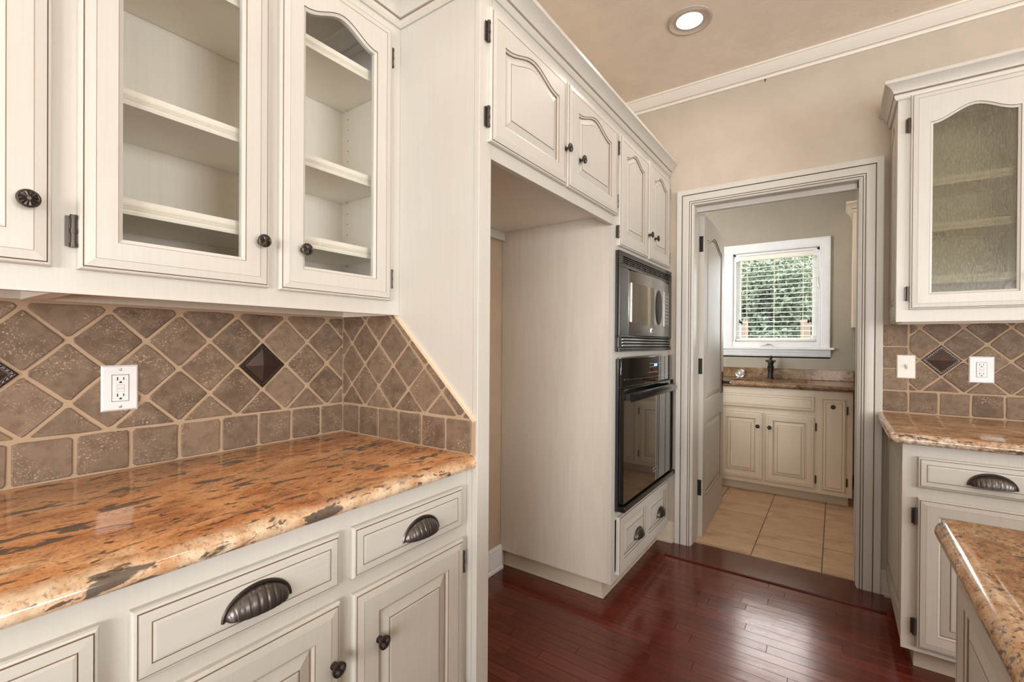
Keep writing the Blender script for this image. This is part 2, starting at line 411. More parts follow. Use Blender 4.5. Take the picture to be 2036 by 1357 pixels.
# ------------------------------------------------------------------ doors and drawer fronts
def arch_shape(s):
    k = max(0.0, 1 - abs(s) / .93)
    return k * k * (3 - 2 * k)
def contour(w, h, i, st, tr, br, rise, K=16):
    if i < st - 1e-9:
        x0, x1, y0 = i, w - i, i; top = lambda x: h - i
    else:
        e = i - st; x0, x1, y0 = st + e, w - st - e, br + e
        hw = (w - 2 * st) / 2; top = lambda x: h - tr - e + rise * arch_shape((x - w / 2) / hw)
    xs = [x1 + (x0 - x1) * k / K for k in range(K + 1)] if rise else [x1, x0]
    return [(x0, y0), (x1, y0)] + [(x, top(x)) for x in xs]
def door_mesh(w, h, style, st=.056, tr=None, br=None, rise=0):
    tr = tr or st; br = br or st
    if style == 'drawer':
        L = [(0, 0), (0, .011, 0), (.0025, .0148, 0), (.0062, .0158, 0), (.0070, .0146, 1), (.0082, .0172, 1), (.0245, .0182, 0), (.0252, .0168, 1), (.0264, .0184, 1), (.031, .0192, 0)]
    else:
        L = [(0, 0), (0, .011, 0), (.0025, .0148, 0), (.0062, .0158, 0), (.0070, .0146, 1), (.0082, .0172, 1), (.0245, .0196, 0), (.0252, .0186, 1), (.0258, .0188, 0)]
        if style == 'panel':
            L += [(st, .0188, 0), (st + .0012, .0160, 1), (st + .0075, .0135, 0), (st + .0088, .0100, 1), (st + .0100, .0100, 1), (st + .034, .0160, 0), (st + .0350, .0148, 1), (st + .0362, .0168, 1), (st + .040, .0176, 0)]
        else:
            L += [(st, .0188, 0), (st + .0013, .0160, 1), (st + .0090, .0125, 0), (st + .0095, .0, 0)]
    b = MB()
    rr = [[(x, y, t[1]) for x, y in contour(w, h, t[0], st, tr, br, rise)] for t in L]
    mis = [t[2] for t in L[1:]]
    b.rings(rr, mis, False, style != 'glass', True, 0)
    if style == 'glass':   # back of the frame
        b.rings([rr[-1], rr[0]], 0, False, False)
    return b
def door(cab, name, face, a, z, depth, w, h, style, st=.056, tr=None, br=None, rise=0, knobs=(), pulls=(), hinges=(), mats=None, glass=None, label=None):
    M = frame(face, a, z, depth)
    pm = mats or [P_H if style == 'drawer' else P_L, GLAZE]
    d = door_mesh(w, h, style, st, tr, br, rise).build(name, pm, cab, M)
    if label: d['label'] = label
    for x, y in knobs: knob(d, M, x, y)
    for x, y in pulls: pull(d, M, x, y)
    for x, y in hinges: place('hinge', HINGE, d, M @ Matrix.Translation((x, y, .004)))
    if glass:
        e = st + .0092; c = contour(w, h, e, st, tr or st, br or st, rise)
        g = MB(); g.rings([[(x, y, .0045) for x, y in c], [(x, y, .0075) for x, y in c]], 0, True, True)
        g.build('glass_pane', glass, d, M)
    return d

# ================================================================== THE SETTING
ZC = 2.82
floor = structure(boxo('floor', (-.2, 5.4, -4.6, 1.955, -.10, -.012), SUB))
def plank(x0, x1, y0, y1):
    t = random.uniform(-.0004, .0004); g = .0003; b = MB(); c = .0009
    x0 += g; x1 -= g; y0 += g; y1 -= g
    z = [0 + t * random.uniform(-1, 1) for _ in range(4)]
    q0 = [(x0, y0, -.012), (x1, y0, -.012), (x1, y1, -.012), (x0, y1, -.012)]
    q1 = [(x0, y0, z[0] - c), (x1, y0, z[1] - c), (x1, y1, z[2] - c), (x0, y1, z[3] - c)]
    q2 = [(x0 + c, y0 + c, z[0]), (x1 - c, y0 + c, z[1]), (x1 - c, y1 - c, z[2]), (x0 + c, y1 - c, z[3])]
    b.rings([q0, q1, q2], 0, False, True); b.build('plank', WOOD, floor)
PW = .057; yy = 1.69; nplank = 0
while yy > -1.15:
    xl = 0.0 if .06 < yy < 1.1 else .50
    x = xl; xr = 2.55 if yy > .1 else 1.80
    x1 = xl + random.uniform(.15, .6)
    while x < xr:
        plank(x, min(x1, xr), yy - PW, yy); nplank += 1
        x = x1; x1 += random.uniform(.42, .95)
    yy -= PW
YB = yy
for k in range(4):
    y1 = 1.899 - .0522 * k
    plank(.50, .70, y1 - .0522, y1); plank(1.725, 2.55, y1 - .0522, y1)
far = MB(); far.box(-.2, 5.4, -4.6, YB, -.012, 0); far.box(1.80, 5.4, YB, .08, -.012, 0); far.box(2.55, 5.4, .08, 1.9, -.012, 0)
tag(far.build('far_planks', WOOD, floor), None, None, None, 'stuff')
# reducer board in the doorway
b = MB(); prof = [(1.69, 0), (1.69, .005), (1.70, .0075), (1.94, .014), (1.955, .012), (1.955, 0)]
def cut(b, x0, x1, ya, yb):
    pr = [(y, z) for y, z in prof if ya <= y <= yb]
    if ya > 1.69: pr = [(ya, 0), (ya, .0075 + (ya - 1.70) * .027)] + [q for q in pr if q[0] > ya]
    if yb < 1.955: pr = pr + [(yb, .0075 + (yb - 1.70) * .027), (yb, 0)]
    b.rings([[(x0, y, z) for y, z in pr], [(x1, y, z) for y, z in pr]], 0, True, True)
cut(b, .70, 1.725, 1.69, 1.868); cut(b, .802, 1.615, 1.868, 1.955)
structure(b.build('trim_1', WOOD), 'dark wood reducer board across the doorway floor', 'threshold')

# laundry floor of long stone tiles
fl2 = structure(boxo('floor_laundry', (-.6, 2.5, 1.955, 4.0, -.10, .0085), GROUTF))
cols = {.774: 2.50, 1.1215: 2.68, 1.4675: 2.158, 1.8135: 2.335, .428: 2.9, 2.16: 2.5}
for xr, y0 in cols.items():
    for k in range(-2, 4):
        ya, yb = max(1.957, y0 + (k - 1) * .70), min(3.95, y0 + k * .70)
        if yb - ya < .02: continue
        x0, x1 = xr - .346 + .0024, xr - .0024; c = .0012
        MB().rings([[(x0, ya + .0042, -.004), (x1, ya + .0042, -.004), (x1, yb - .0042, -.004), (x0, yb - .0042, -.004)],
                    [(x0, ya + .0042, .010), (x1, ya + .0042, .010), (x1, yb - .0042, .010), (x0, yb - .0042, .010)],
                    [(x0 + c, ya + .0054, .0112), (x1 - c, ya + .0054, .0112), (x1 - c, yb - .0054, .0112), (x0 + c, yb - .0054, .0112)]], 0, False, True).build('tile', FTILE, fl2)

structure(boxo('ceiling', (-.2, 5.5, -4.75, 2.02, ZC, ZC + .1), CEIL))
structure(boxo('ceiling_laundry', (-.7, 2.6, 2.02, 4.0, ZC, ZC + .1), CEIL))
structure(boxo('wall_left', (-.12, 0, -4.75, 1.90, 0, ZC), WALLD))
DX0, DX1, DZ = .797, 1.624, 2.113           # rough opening of the doorway
b = MB(); b.box(-.12, DX0, 1.90, 2.02, 0, ZC); b.box(DX1, 5.5, 1.90, 2.02, 0, ZC); b.box(DX0, DX1, 1.90, 2.02, DZ, ZC)
structure(b.build('wall_doorway', WALL))
# right and back walls with unseen window openings added to let daylight in
b = MB(); b.box(5.3, 5.4, -4.75, -1.9, 0, ZC); b.box(5.3, 5.4, .1, 1.90, 0, ZC); b.box(5.3, 5.4, -1.9, .1, 0, 1.05); b.box(5.3, 5.4, -1.9, .1, 2.15, ZC)
structure(b.build('wall_right', WALL))
b = MB(); b.box(0, 1.4, -4.6, -4.5, 0, ZC); b.box(3.8, 5.3, -4.6, -4.5, 0, ZC); b.box(1.4, 3.8, -4.6, -4.5, 2.10, ZC); b.box(1.4, 3.8, -4.6, -4.5, 0, .45)
structure(b.build('wall_back', WALL))
# laundry walls
WX0, WX1, WZ0, WZ1 = .700, 1.400, 1.262, 2.118
b = MB(); b.box(-.7, WX0, 3.86, 3.98, 0, ZC); b.box(WX1, 2.6, 3.86, 3.98, 0, ZC); b.box(WX0, WX1, 3.86, 3.98, 0, WZ0); b.box(WX0, WX1, 3.86, 3.98, WZ1, ZC)
structure(b.build('wall_laundry_back', WALLL))
structure(boxo('wall_laundry_left', (-.7, -.6, 2.02, 3.86, 0, ZC), WALLL))
structure(boxo('wall_laundry_right', (2.45, 2.55, 2.02, 3.86, 0, ZC), WALLL))

# crown along the doorway wall
CP = [(0, 0), (.012, 0), (.014, .012), (.022, .015), (.022, .0175), (.024, .020), (.030, .024), (.045, .036), (.060, .054), (.066, .060), (.072, .060), (.072, .070), (0, .070)]
CM = [0, 0, 0, 1, 0, 0, 0, 0, 0, 0, 0, 0]
b = MB(); b.mould([(5.3, 1.90), (0, 1.90)], CP, lambda x, y, h: (x, y, 2.75 + h), CM)
structure(b.build('trim_2', [TRIMC, GLAZE], None, None, 30))
# doorway casing: three boards, mitred as one run
KP = [(0, 0), (0, .012), (.006, .016), (.010, .0165), (.011, .012), (.013, .012), (.014, .018), (.021, .020), (.022, .015), (.024, .015), (.025, .020), (.030, .022), (.045, .023), (.062, .022), (.063, .017), (.0655, .017), (.0665, .026), (.093, .030), (.096, .028), (.096, 0)]
KM = [0, 0, 0, 1, 1, 1, 0, 1, 1, 1, 0, 0, 0, 1, 1, 1, 0, 0, 0]
b = MB(); X0, X1, ZT = .803, 1.617, 2.098
b.mould([(X0, 0), (X0, ZT), (X1, ZT), (X1, 0)], KP, lambda x, z, h: (x, 1.90 - h, z), KM)
cas = structure(b.build('trim_3', [P_V, GLAZE], None, None, 25), 'cream door casing with brown glazed grooves around the doorway')
b = MB(); b.box(DX0, .8065, 1.895, 2.025, 0, 2.100); b.box(1.612, DX1, 1.895, 2.025, 0, 2.100); b.box(DX0, DX1, 1.895, 2.025, 2.100, DZ)
b.box(1.606, 1.612, 1.955, 1.985, 0, 2.100); b.box(.8065, 1.612, 1.955, 1.985, 2.070, 2.100)
b.build('jamb', P_V, cas, None, None, .0015)
b = MB(); b.mould([(X1, 0), (X1, ZT), (X0, ZT), (X0, 0)], [(-d, h) for d, h in KP], lambda x, z, h: (x, 2.02 + h, z), KM); b.build('inner_casing', [P_V, GLAZE], cas)
# baseboards
BP = [(0, 0), (.022, 0), (.022, .012), (.014, .018), (.013, .100), (.010, .108), (.011, .112), (.006, .128), (0, .130)]
def baseboard(name, path, mats=None):
    b = MB(); b.mould(path, BP, lambda x, y, h: (x, y, h), 0); return structure(b.build(name, mats or WHITE, None, None, 30))
baseboard('baseboard_left', [(0, 1.008), (0, .060)])
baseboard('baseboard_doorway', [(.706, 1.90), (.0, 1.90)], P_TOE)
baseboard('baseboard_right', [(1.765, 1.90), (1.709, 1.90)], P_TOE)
baseboard('baseboard_laundry', [(2.45, 3.86), (1.64, 3.86)], CEDAR)

# ------------------------------------------------------------------ laundry window (structure)
win = structure(place('window_1', None, None, Matrix.Translation((1.05, 3.86, 1.224))))
WP = [(0, 0), (0, .010), (.008, .014), (.012, .012), (.020, .016), (.045, .018), (.055, .022), (.072, .024), (.080, .022), (.080, 0)]
b = MB(); b.mould([(WX0, 1.224), (WX0, WZ1 + .005), (WX1, WZ1 + .005), (WX1, 1.224)], WP, lambda x, z, h: (x, 3.86 - h, z), 0); b.build('window_casing', WHITE, win, None, 30)
b = MB(); b.box(.585, 1.512, 3.815, 3.90, 1.203, 1.224); b.build('window_stool', WHITE, win, None, None, .006)
b = MB(); b.mould([(1.485, 1.127), (.615, 1.127)], [(0, 0), (-.012, .0), (-.03, .010), (-.045, .012), (-.055, .018), (-.076, .020), (-.076, 0)], lambda x, z, h: (x, 3.86 - h, z), 0); b.build('window_apron', WHITE, win)
b = MB()
for q in ((WX0, WX0 + .02, WZ0, WZ1), (WX1 - .02, WX1, WZ0, WZ1), (WX0, WX1, WZ0 - .038, WZ0 + .012), (WX0, WX1, WZ1 - .02, WZ1)): b.box(q[0], q[1], 3.862, 3.975, q[2], q[3])
b.box(WX0, WX1, 3.852, 3.8615, 1.2245, WZ0 + .012)
b.build('window_frame', WHITE, win)
b = MB()
for q in ((WX0 + .02, WX0 + .055, WZ0 + .012, WZ1 - .02), (WX1 - .055, WX1 - .02, WZ0 + .012, WZ1 - .02), (WX0 + .055, WX1 - .055, WZ0 + .012, WZ0 + .05), (WX0 + .055, WX1 - .055, WZ1 - .055, WZ1 - .02)): b.box(q[0], q[1], 3.925, 3.962, q[2], q[3])
b.build('window_sash', WHITE, win, None, None, .003)
boxo('window_pane', (WX0 + .05, WX1 - .05, 3.942, 3.945, WZ0 + .045, WZ1 - .05), WGLASS, win)
b = MB(); b.box(.945, 1.035, 3.830, 3.8515, 1.2245, 1.238); b.tube([(.965, 3.845, 1.240), (1.0, 3.838, 1.252), (1.03, 3.838, 1.246)], .005, 8); b.build('crank_handle', SILVER, win, None, 40)
b = MB(); b.box(1.382, 1.392, 3.855, 3.87, 1.77, 1.85); b.tube([(1.387, 3.852, 1.80), (1.392, 3.84, 1.76)], .005, 8); b.build('window_latch', SILVER, win, None, 40)

# ------------------------------------------------------------------ the open laundry door
DA = math.radians(92.03)
dm = Matrix(((math.cos(DA), 0, math.sin(DA), .829), (math.sin(DA), 0, -math.cos(DA), 2.062), (0, 1, 0, .012), (0, 0, 0, 1)))
dw, dh, dt = .79, 2.073, .040
drr = place('door_1', None, None, dm); structure(drr, 'cream two panel door with arched top panel standing open')
def leaf_face(z, sgn):
    """one face of the door leaf with two sunk, raised-field panels (local x across, y up)"""
    b = MB(); st = .105
    for (y0, y1, rise) in ((.235, .725, 0), (.86, 1.925, .055)):
        K = 14; xs = lambda e: [dw - st - e + (-(dw - 2 * st - 2 * e)) * k / K for k in range(K + 1)]
        def con(e): return [(st + e, y0 + e), (dw - st - e, y0 + e)] + [(x, y1 - e + rise * arch_shape((x - dw / 2) / ((dw - 2 * st) / 2))) for x in xs(e)]
        rr = [[(x, y, z + sgn * d) for x, y in con(e)] for e, d in ((0, 0), (.002, -.006), (.010, -.009), (.012, -.012), (.045, -.004), (.047, -.003))]
        b.rings(rr, [1, 0, 1, 0, 0], False, True, True, 0)
    return b, st
b = MB(); st = .105
for z, s in ((0, 1), (-dt, -1)):
    pb, _ = leaf_face(z, s); o = len(b.v); b.v += pb.v
    for f, mi in zip(pb.f, pb.m): b.f.append([i + o for i in f]); b.m.append(mi)
    # stiles and rails around the panels
    K = 14; xs = [st + (dw - 2 * st) * k / K for k in range(K + 1)]
    q = lambda x0, x1, y0, y1: b.add([(x0, y0, z), (x1, y0, z), (x1, y1, z), (x0, y1, z)], [(0, 1, 2, 3)])
    q(0, st, 0, dh); q(dw - st, dw, 0, dh); q(st, dw - st, 0, .235); q(st, dw - st, .725, .86)
    for k in range(K):
        ya, yb = [1.925 + .055 * arch_shape((x - dw / 2) / ((dw - 2 * st) / 2)) for x in (xs[k], xs[k + 1])]
        b.add([(xs[k], ya, z), (xs[k + 1], yb, z), (xs[k + 1], dh, z), (xs[k], dh, z)], [(0, 1, 2, 3)])
for x0, y0, x1, y1 in ((0, 0, dw, 0), (dw, 0, dw, dh), (dw, dh, 0, dh), (0, dh, 0, 0)):
    b.add([(x0, y0, 0), (x1, y1, 0), (x1, y1, -dt), (x0, y0, -dt)], [(0, 1, 2, 3)])
for f in b.f: pass
b.build('door_leaf', [DOORP, GLAZE], drr, dm)
for zz in (.315, 1.095, 1.88):
    h = MB(); h.box(-.003, .0005, zz - .05, zz + .05, -dt - .002, -.007); h.box(-.003, .0, zz - .05, zz + .05, -dt - .045, -dt - .006)
    h.tube([(-.006, zz - .052, -dt - .004), (-.006, zz + .052, -dt - .004)], .007, 10)
    h.build('door_hinge', BRONZE2, drr, dm, 40)
lv = MB(); lv.lathe([(.0, 0), (.026, 0), (.026, .006), (.022, .010), (.011, .012), (.010, .058), (0, .060)], 18, Matrix.Translation((dw - .06, .945, 0)), 0, False)
lv.box(dw - .084, dw - .036, .865, 1.025, 0, .006)
lv.tube([(dw - .06, .945, .056), (dw - .09, .948, .066), (dw - .14, .948, .070), (dw - .168, .944, .068)], [.009, .008, .007, .006], 10)
lv.build('lever_handle', BRONZE2, drr, dm, 40)
lv = MB(); lv.lathe([(.026, 0), (.026, -.006), (.011, -.012), (.010, -.040), (.0, -.04)], 18, dm.inverted() @ dm @ Matrix.Translation((dw - .06, .945, -dt)), 0, False)
lv.tube([(dw - .06, .945, -dt - .036), (dw - .14, .948, -dt - .050)], .008, 10); lv.build('lever_handle', BRONZE2, drr, dm, 40)

# ================================================================== CABINETS
XT = .653                                   # face of the tall cabinets
XU = .308                                   # face of the wall cabinets at the left
# ---- shelf with a reeded front edge
def shelf(cab, face, a0, a1, z, back, front):
    """z = top of the nosing; the nosing hangs below the board"""
    b = MB(); P = [(0, 0), (.004, 0), (.004, -.012), (.002, -.0135), (.006, -.016), (.002, -.0185), (.006, -.021), (.002, -.0235), (.006, -.028), (.004, -.034), (0, -.034)]
    if face == '+X':
        b.box(back, front, a0, a1, z - .022, z - .002)
        b.mould([(front, a1), (front, a0)], P, lambda x, y, h: (x, y, z + h), 0)
    else:
        b.box(a0, a1, front, back, z - .022, z - .002)
        b.mould([(a0, front), (a1, front)], [(-d, h) for d, h in P], lambda x, y, h: (x, y, z + h), 0)
    return b.build('shelf', P_IN, cab, None, None)
def wall_cabinet_shell(cab, y0, y1, stiles, z0=1.3415, z1=2.31):
    b = MB(); b.box(0.002, .012, y0, y1, z0 + .04, z1)                               # back
    b.box(.012, XU - .019, y0, y0 + .016, z0, z1); b.box(.012, XU - .019, y1 - .016, y1, z0, z1)
    b.box(.012, XU - .019, y0 + .016, y1 - .016, z0 + .040, z0 + .056); b.box(.012, XU - .019, y0 + .016, y1 - .016, z1 - .016, z1)
    b.build('carcass', P_IN, cab)
    b = MB(); b.box(XU - .019, XU, y0, y1, z0, z0 + .056); b.box(XU - .019, XU, y0, y1, z1 - .045, z1 + .005)
    for a, c in stiles: b.box(XU - .019, XU, a, c, z0 + .056, z1 - .045)
    b.build('face_frame', P_V, cab)
    boxo('nailer_strip', (.002, .022, y0 + .016, y1 - .016, z0 + .0015, z0 + .039), P_V, cab)
# glass-door cabinet: doors B and C
c1 = thing('wall_cabinet', 'cream wall cabinet with two clear glass doors next to the tall plain panel', 'cabinet', (.15, -.414, 1.3415), 'glazed wall cabinets over the orange counter')
wall_cabinet_shell(c1, -.830, -.0008, ((-.830, -.795), (-.46, -.40), (-.055, -.0008)))
for z in (1.5535, 1.786, 2.124): shelf(c1, '+X', -.812, -.0185, z, .014, .282)
door(c1, 'glass_door', '+X', -.812, 1.389, XU, .367, .885, 'glass', .059, .105, .060, .042, [(.342, .114)], (), [(-.006, .072), (-.006, .80)], None, GLASS)
door(c1, 'glass_door', '+X', -.4185, 1.387, XU, .372, .887, 'glass', .062, .105, .062, .042, [(.062, .114)], (), [(.376, .072), (.376, .80)], None, GLASS)
b = MB()
for z in (1.528, 1.762, 2.100):
    for x in (.045, .24): MB().tube([(x, -.0172, z), (x, -.026, z)], .004, 6).build('shelf_pin', CORD, c1)
b = MB()
for k in range(17): b.tube([(.045, -.0170, 1.49 + .0385 * k), (.045, -.0164 - .0012, 1.49 + .0385 * k)], .0022, 6)
tag(b.build('pin_hole', DARK, c1), None, None, None, 'stuff')
# cabinet with door A, cut by the picture's left edge
c0 = thing('wall_cabinet', 'cream wall cabinet whose glass door is cut off by the left picture edge', 'cabinet', (.15, -1.04, 1.3415), 'glazed wall cabinets over the orange counter')
wall_cabinet_shell(c0, -1.70, -.830, ((-1.70, -1.66), (-1.28, -1.215), (-.87, -.830)))
for z in (1.5535, 1.786, 2.124): shelf(c0, '+X', -1.682, -.849, z, .014, .282)
door(c0, 'glass_door', '+X', -1.240, 1.389, XU, .392, .885, 'glass', .059, .105, .060, .042, [(.357, .113)], (), [(-.006, .8)], None, GLASS)
door(c0, 'glass_door', '+X', -1.676, 1.389, XU, .405, .885, 'glass', .059, .105, .060, .042, [(.035, .113)], (), [(.411, .8)], None, GLASS)

# ---- crowns on the cabinets
KC = [(0, 0), (.006, 0), (.010, .006), (.013, .014), (.013, .022), (.010, .025), (.011, .028), (.016, .029), (.020, .040), (.030, .054), (.044, .064), (.048, .066), (.048, .080), (0, .080)]
KCM = [0, 0, 0, 0, 1, 1, 0, 0, 0, 0, 0, 0, 0]
b = MB(); b.mould([(XT, 1.898), (XT, 0), (XU, 0), (XU, -1.70)], KC, lambda x, y, h: (x, y, 2.305 + h), KCM)
structure(b.build('trim_4', [P_V, GLAZE], None, None, 30), 'cream crown moulding running along the tops of the left cabinets', 'crown moulding')

# ---- base cabinets at the left, under the orange granite
XB = .612
def base_shell(cab, y0, y1, stiles, mid, xb=XB):
    b = MB(); b.box(.012, xb - .019, y0, y0 + .016, .09, .874); b.box(.012, xb - .019, y1 - .016, y1, .09, .874); b.box(.002, .012, y0, y1, .09, .874); b.box(.012, xb - .019, y0 + .016, y1 - .016, .09, .106)
    b.build('carcass', P_IN, cab)
    b = MB(); b.box(xb - .019, xb, y0, y1, .812, .874); b.box(xb - .019, xb, y0, y1, .09, .130); b.box(xb - .019, xb, y0, y1, .655, .726)
    for a, c in stiles: b.box(xb - .019, xb, a, c, .130, .655); b.box(xb - .019, xb, a, c, .726, .812)
    b.build('face_frame', P_V, cab)
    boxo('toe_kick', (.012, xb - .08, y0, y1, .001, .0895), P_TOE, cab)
bc = thing('base_cabinet', 'cream base cabinet of two drawers over two doors beside the tall plain panel', 'cabinet', (.3, -.414, 0), 'base cabinets under the orange counter')
base_shell(bc, -.830, -.0008, ((-.830, -.79), (-.46, -.39), (-.045, -.0008)), .695)
door(bc, 'drawer_front', '+X', -.812, .7105, XB, .369, .117, 'drawer', knobs=(), pulls=[(.190, .038)])
door(bc, 'drawer_front', '+X', -.409, .7105, XB, .376, .117, 'drawer', knobs=(), pulls=[(.206, .034)])
door(bc, 'cabinet_door', '+X', -.812, .115, XB, .371, .561, 'panel', .062, None, None, 0, [(.351, .431)], (), [(-.006, .09), (-.006, .48)])
door(bc, 'cabinet_door', '+X', -.406, .115, XB, .377, .558, 'panel', .066, .064, None, 0, [(.067, .425)], (), [(.383, .09), (.383, .487)])
bd = thing('base_cabinet', 'cream base cabinet with a framed panel at the bottom left picture corner', 'cabinet', (.3, -1.04, 0), 'base cabinets under the orange counter')
base_shell(bd, -1.70, -.830, ((-1.70, -1.66), (-1.28, -1.215), (-.87, -.830)), .695)
door(bd, 'cabinet_door', '+X', -1.235, .115, XB, .385, .711, 'drawer', knobs=())
door(bd, 'cabinet_door', '+X', -1.672, .115, XB, .410, .711, 'drawer', knobs=())

# ---- granite worktops: slab with rounded exposed edges
def rrect(x0, x1, y0, y1, ex, R, n=5):
    """ex = exposed sides (left, right, front(y0), back(y1)); corners between exposed sides are rounded"""
    pts = []
    for cx, cy, sx, sy, on, a0 in ((x0, y0, 1, 1, ex[0] and ex[2], math.pi), (x1, y0, -1, 1, ex[1] and ex[2], 1.5 * math.pi), (x1, y1, -1, -1, ex[1] and ex[3], 0), (x0, y1, 1, -1, ex[0] and ex[3], .5 * math.pi)):
        for k in range(n + 1):
            if on: a = a0 + .5 * math.pi * k / n; pts.append((cx + sx * R + R * math.cos(a), cy + sy * R + R * math.sin(a)))
            else: pts.append((cx + sx * 1e-4 * 0, cy))
    return pts
def slab(name, x0, x1, y0, y1, z0, z1, ex, mats, R=.03, full=True):
    t = z1 - z0; b = MB(); rs = []
    prof = [(.012, 0), (.004, .004), (.001, .010), (0, .016), (.001, .022), (.005, .030), (.011, .0355), (.019, t)] if full else [(.006, 0), (0, .006), (0, t - .01), (.003, t - .003), (.01, t)]
    for d, h in prof:
        rs.append([(x, y, z0 + h) for x, y in rrect(x0 + d * ex[0], x1 - d * ex[1], y0 + d * ex[2], y1 - d * ex[3], ex, max(.004, R - d * .5))])
    b.rings(rs, 0, True, True)
    me = b; o = me.build(name, mats, None, None, 50)
    return o
o = slab('countertop', .0005, .650, -1.72, -.0005, .8755, .9145, (0, 1, 0, 0), GR_L); tag(o, 'polished orange granite worktop with dark flecks under the glass cabinets', 'countertop')

# ---- the tall run: end panel, fridge niche with cabinet over it, oven tower
ep = thing('end_panel', 'tall plain cream panel between the glass cabinets and the refrigerator niche', 'panel', (.33, .03, 0))
boxo('side_board', (.002, XT - .02, .0, .019, .001, 2.31), P_V, ep)
boxo('front_stile', (XT - .0199, XT, .0, .058, .001, 2.31), P_V, ep, .0015)
boxo('cover_strip', (.6505, .658, -.0030, -.0003, .30, .872), P_V, ep) if False else None
fc = thing('fridge_cabinet', 'cream double door cabinet above the empty refrigerator niche', 'cabinet', (.33, .53, 1.81))
b = MB(); b.box(.002, XT - .02, .0585, .075, 1.862, 2.31); b.box(.002, XT - .02, .990, 1.0055, 1.862, 2.31); b.box(.002, .015, .075, .990, 1.875, 2.31); b.box(.002, XT - .02, .075, .99, 1.860, 1.875); b.box(.002, XT - .02, .075, .99, 2.295, 2.31)
b.build('carcass', P_IN, fc)
b = MB(); b.box(XT - .0199, XT, .0585, 1.0055, 1.813, 1.880); b.box(XT - .0199, XT, .0585, 1.0055, 2.235, 2.31); b.box(XT - .0199, XT, .475, .56, 1.880, 2.235); b.build('face_frame', P_V, fc)
boxo('nailer_strip', (.002, .022, .0595, 1.0045, 1.812, 1.8595), P_V, fc)
door(fc, 'cabinet_door', '+X', .036, 1.857, XT, .478, .404, 'panel', .068, .090, .066, .042, [(.462, .136)], (), [(-.006, .072), (-.006, .327)])
door(fc, 'cabinet_door', '+X', .5215, 1.857, XT, .500, .404, 'panel', .085, .088, .066, .042, [(.098, .131)], (), [(.506, .072), (.506, .327)])
ot = thing('oven_tower', 'tall cream oven cabinet with doors over a microwave and drawers below an oven', 'cabinet', (.33, 1.45, 0))
YO0, YO1 = 1.006, 1.890
boxo('side_board', (.002, XT - .02, YO0, YO0 + .019, .10, 2.31), P_PLY, ot)
b = MB(); b.box(.002, XT - .02, YO1 - .019, YO1, .10, 2.31); b.box(.002, .012, YO0 + .019, YO1 - .019, .10, 2.31)
for z in (.10, .425, 1.19, 1.708, 2.292): b.box(.012, XT - .02, YO0 + .019, YO1 - .019, z, z + .016)
b.build('carcass', P_IN, ot)
b = MB(); b.box(XT - .0199, XT, YO0, YO0 + .045, .10, 2.31); b.box(XT - .0199, XT, YO1 - .028, YO1, .10, 2.31)
for z0, z1 in ((.10, .14), (.395, .455), (1.175, 1.218), (1.69, 1.75), (2.235, 2.31)): b.box(XT - .0199, XT, YO0 + .045, YO1 - .028, z0, z1)
b.box(XT - .0199, XT, 1.44, 1.51, 1.75, 2.235)
b.build('face_frame', P_V, ot)
b = MB(); b.box(.002, .590, 1.045, 1.885, .001, .0995); b.box(.002, .594, 1.040, 1.045, .001, .012); b.box(.590, .600, 1.040, 1.885, .001, .012); b.build('toe_kick', P_TOE, ot, None, None, .002)
door(ot, 'cabinet_door', '+X', 1.050, 1.7225, XT, .412, .536, 'panel', .078, .085, .062, .042, [(.440 - .028, .128)], (), [(-.006, .065), (-.006, .465)])
door(ot, 'cabinet_door', '+X', 1.482, 1.7225, XT, .384, .548, 'panel', .072, .090, .062, .042, [(.080, .126)], (), [(.390, .065), (.390, .465)])
# one wide drawer front with two sunk panels and two cup pulls
M = frame('+X', 1.068, .125, XT)
b = MB(); w_, h_ = .795, .280
L = [(0, 0, 0), (0, .011, 0), (.0025, .0148, 0), (.0062, .0158, 0), (.0070, .0146, 1), (.0082, .0180, 1)]
rr = [[(x, y, t[1]) for x, y in contour(w_, h_, t[0], .056, .056, .056, 0)] for t in L]; b.rings(rr, [t[2] for t in L[1:]], False, False)
i = .0082; pan = [(.060, .372), (.432, .740)]; py0, py1 = .060, .232; zf = .0180
q = lambda x0, x1, y0, y1: b.add([(x0, y0, zf), (x1, y0, zf), (x1, y1, zf), (x0, y1, zf)], [(0, 1, 2, 3)])
q(i, w_ - i, i, py0); q(i, w_ - i, py1, h_ - i); q(i, pan[0][0], py0, py1); q(pan[0][1], pan[1][0], py0, py1); q(pan[1][1], w_ - i, py0, py1)
for x0, x1 in pan:
    LL = [(0, zf, 0), (.0015, .0150, 1), (.008, .0125, 0), (.0095, .0095, 1), (.0105, .0095, 1), (.040, .0155, 0), (.0412, .0145, 1), (.0424, .0165, 1), (.046, .0172, 0)]
    b.rings([[(x0 + e, py0 + e, d), (x1 - e, py0 + e, d), (x1 - e, py1 - e, d), (x0 + e, py1 - e, d)] for e, d, _ in LL], [k[2] for k in LL[1:]], False, True, True, 0)
df = b.build('drawer_front', [P_H, GLAZE], ot, M)
for x in (.258, .632): pull(df, M, x - .0, .105)

# ---- built-in microwave
mw = thing('microwave', 'built-in graphite microwave with vented frame above the wall oven', 'microwave', (.66, 1.46, 1.21))
M = frame('+X', 1.032, 1.2115, XT + .001); MWW, MWH = .848, .487
def hb(b, x0, x1, y0, y1, z0, z1, mi=0): return b.box(x0, x1, y0, y1, z0, z1, mi)
b = MB()
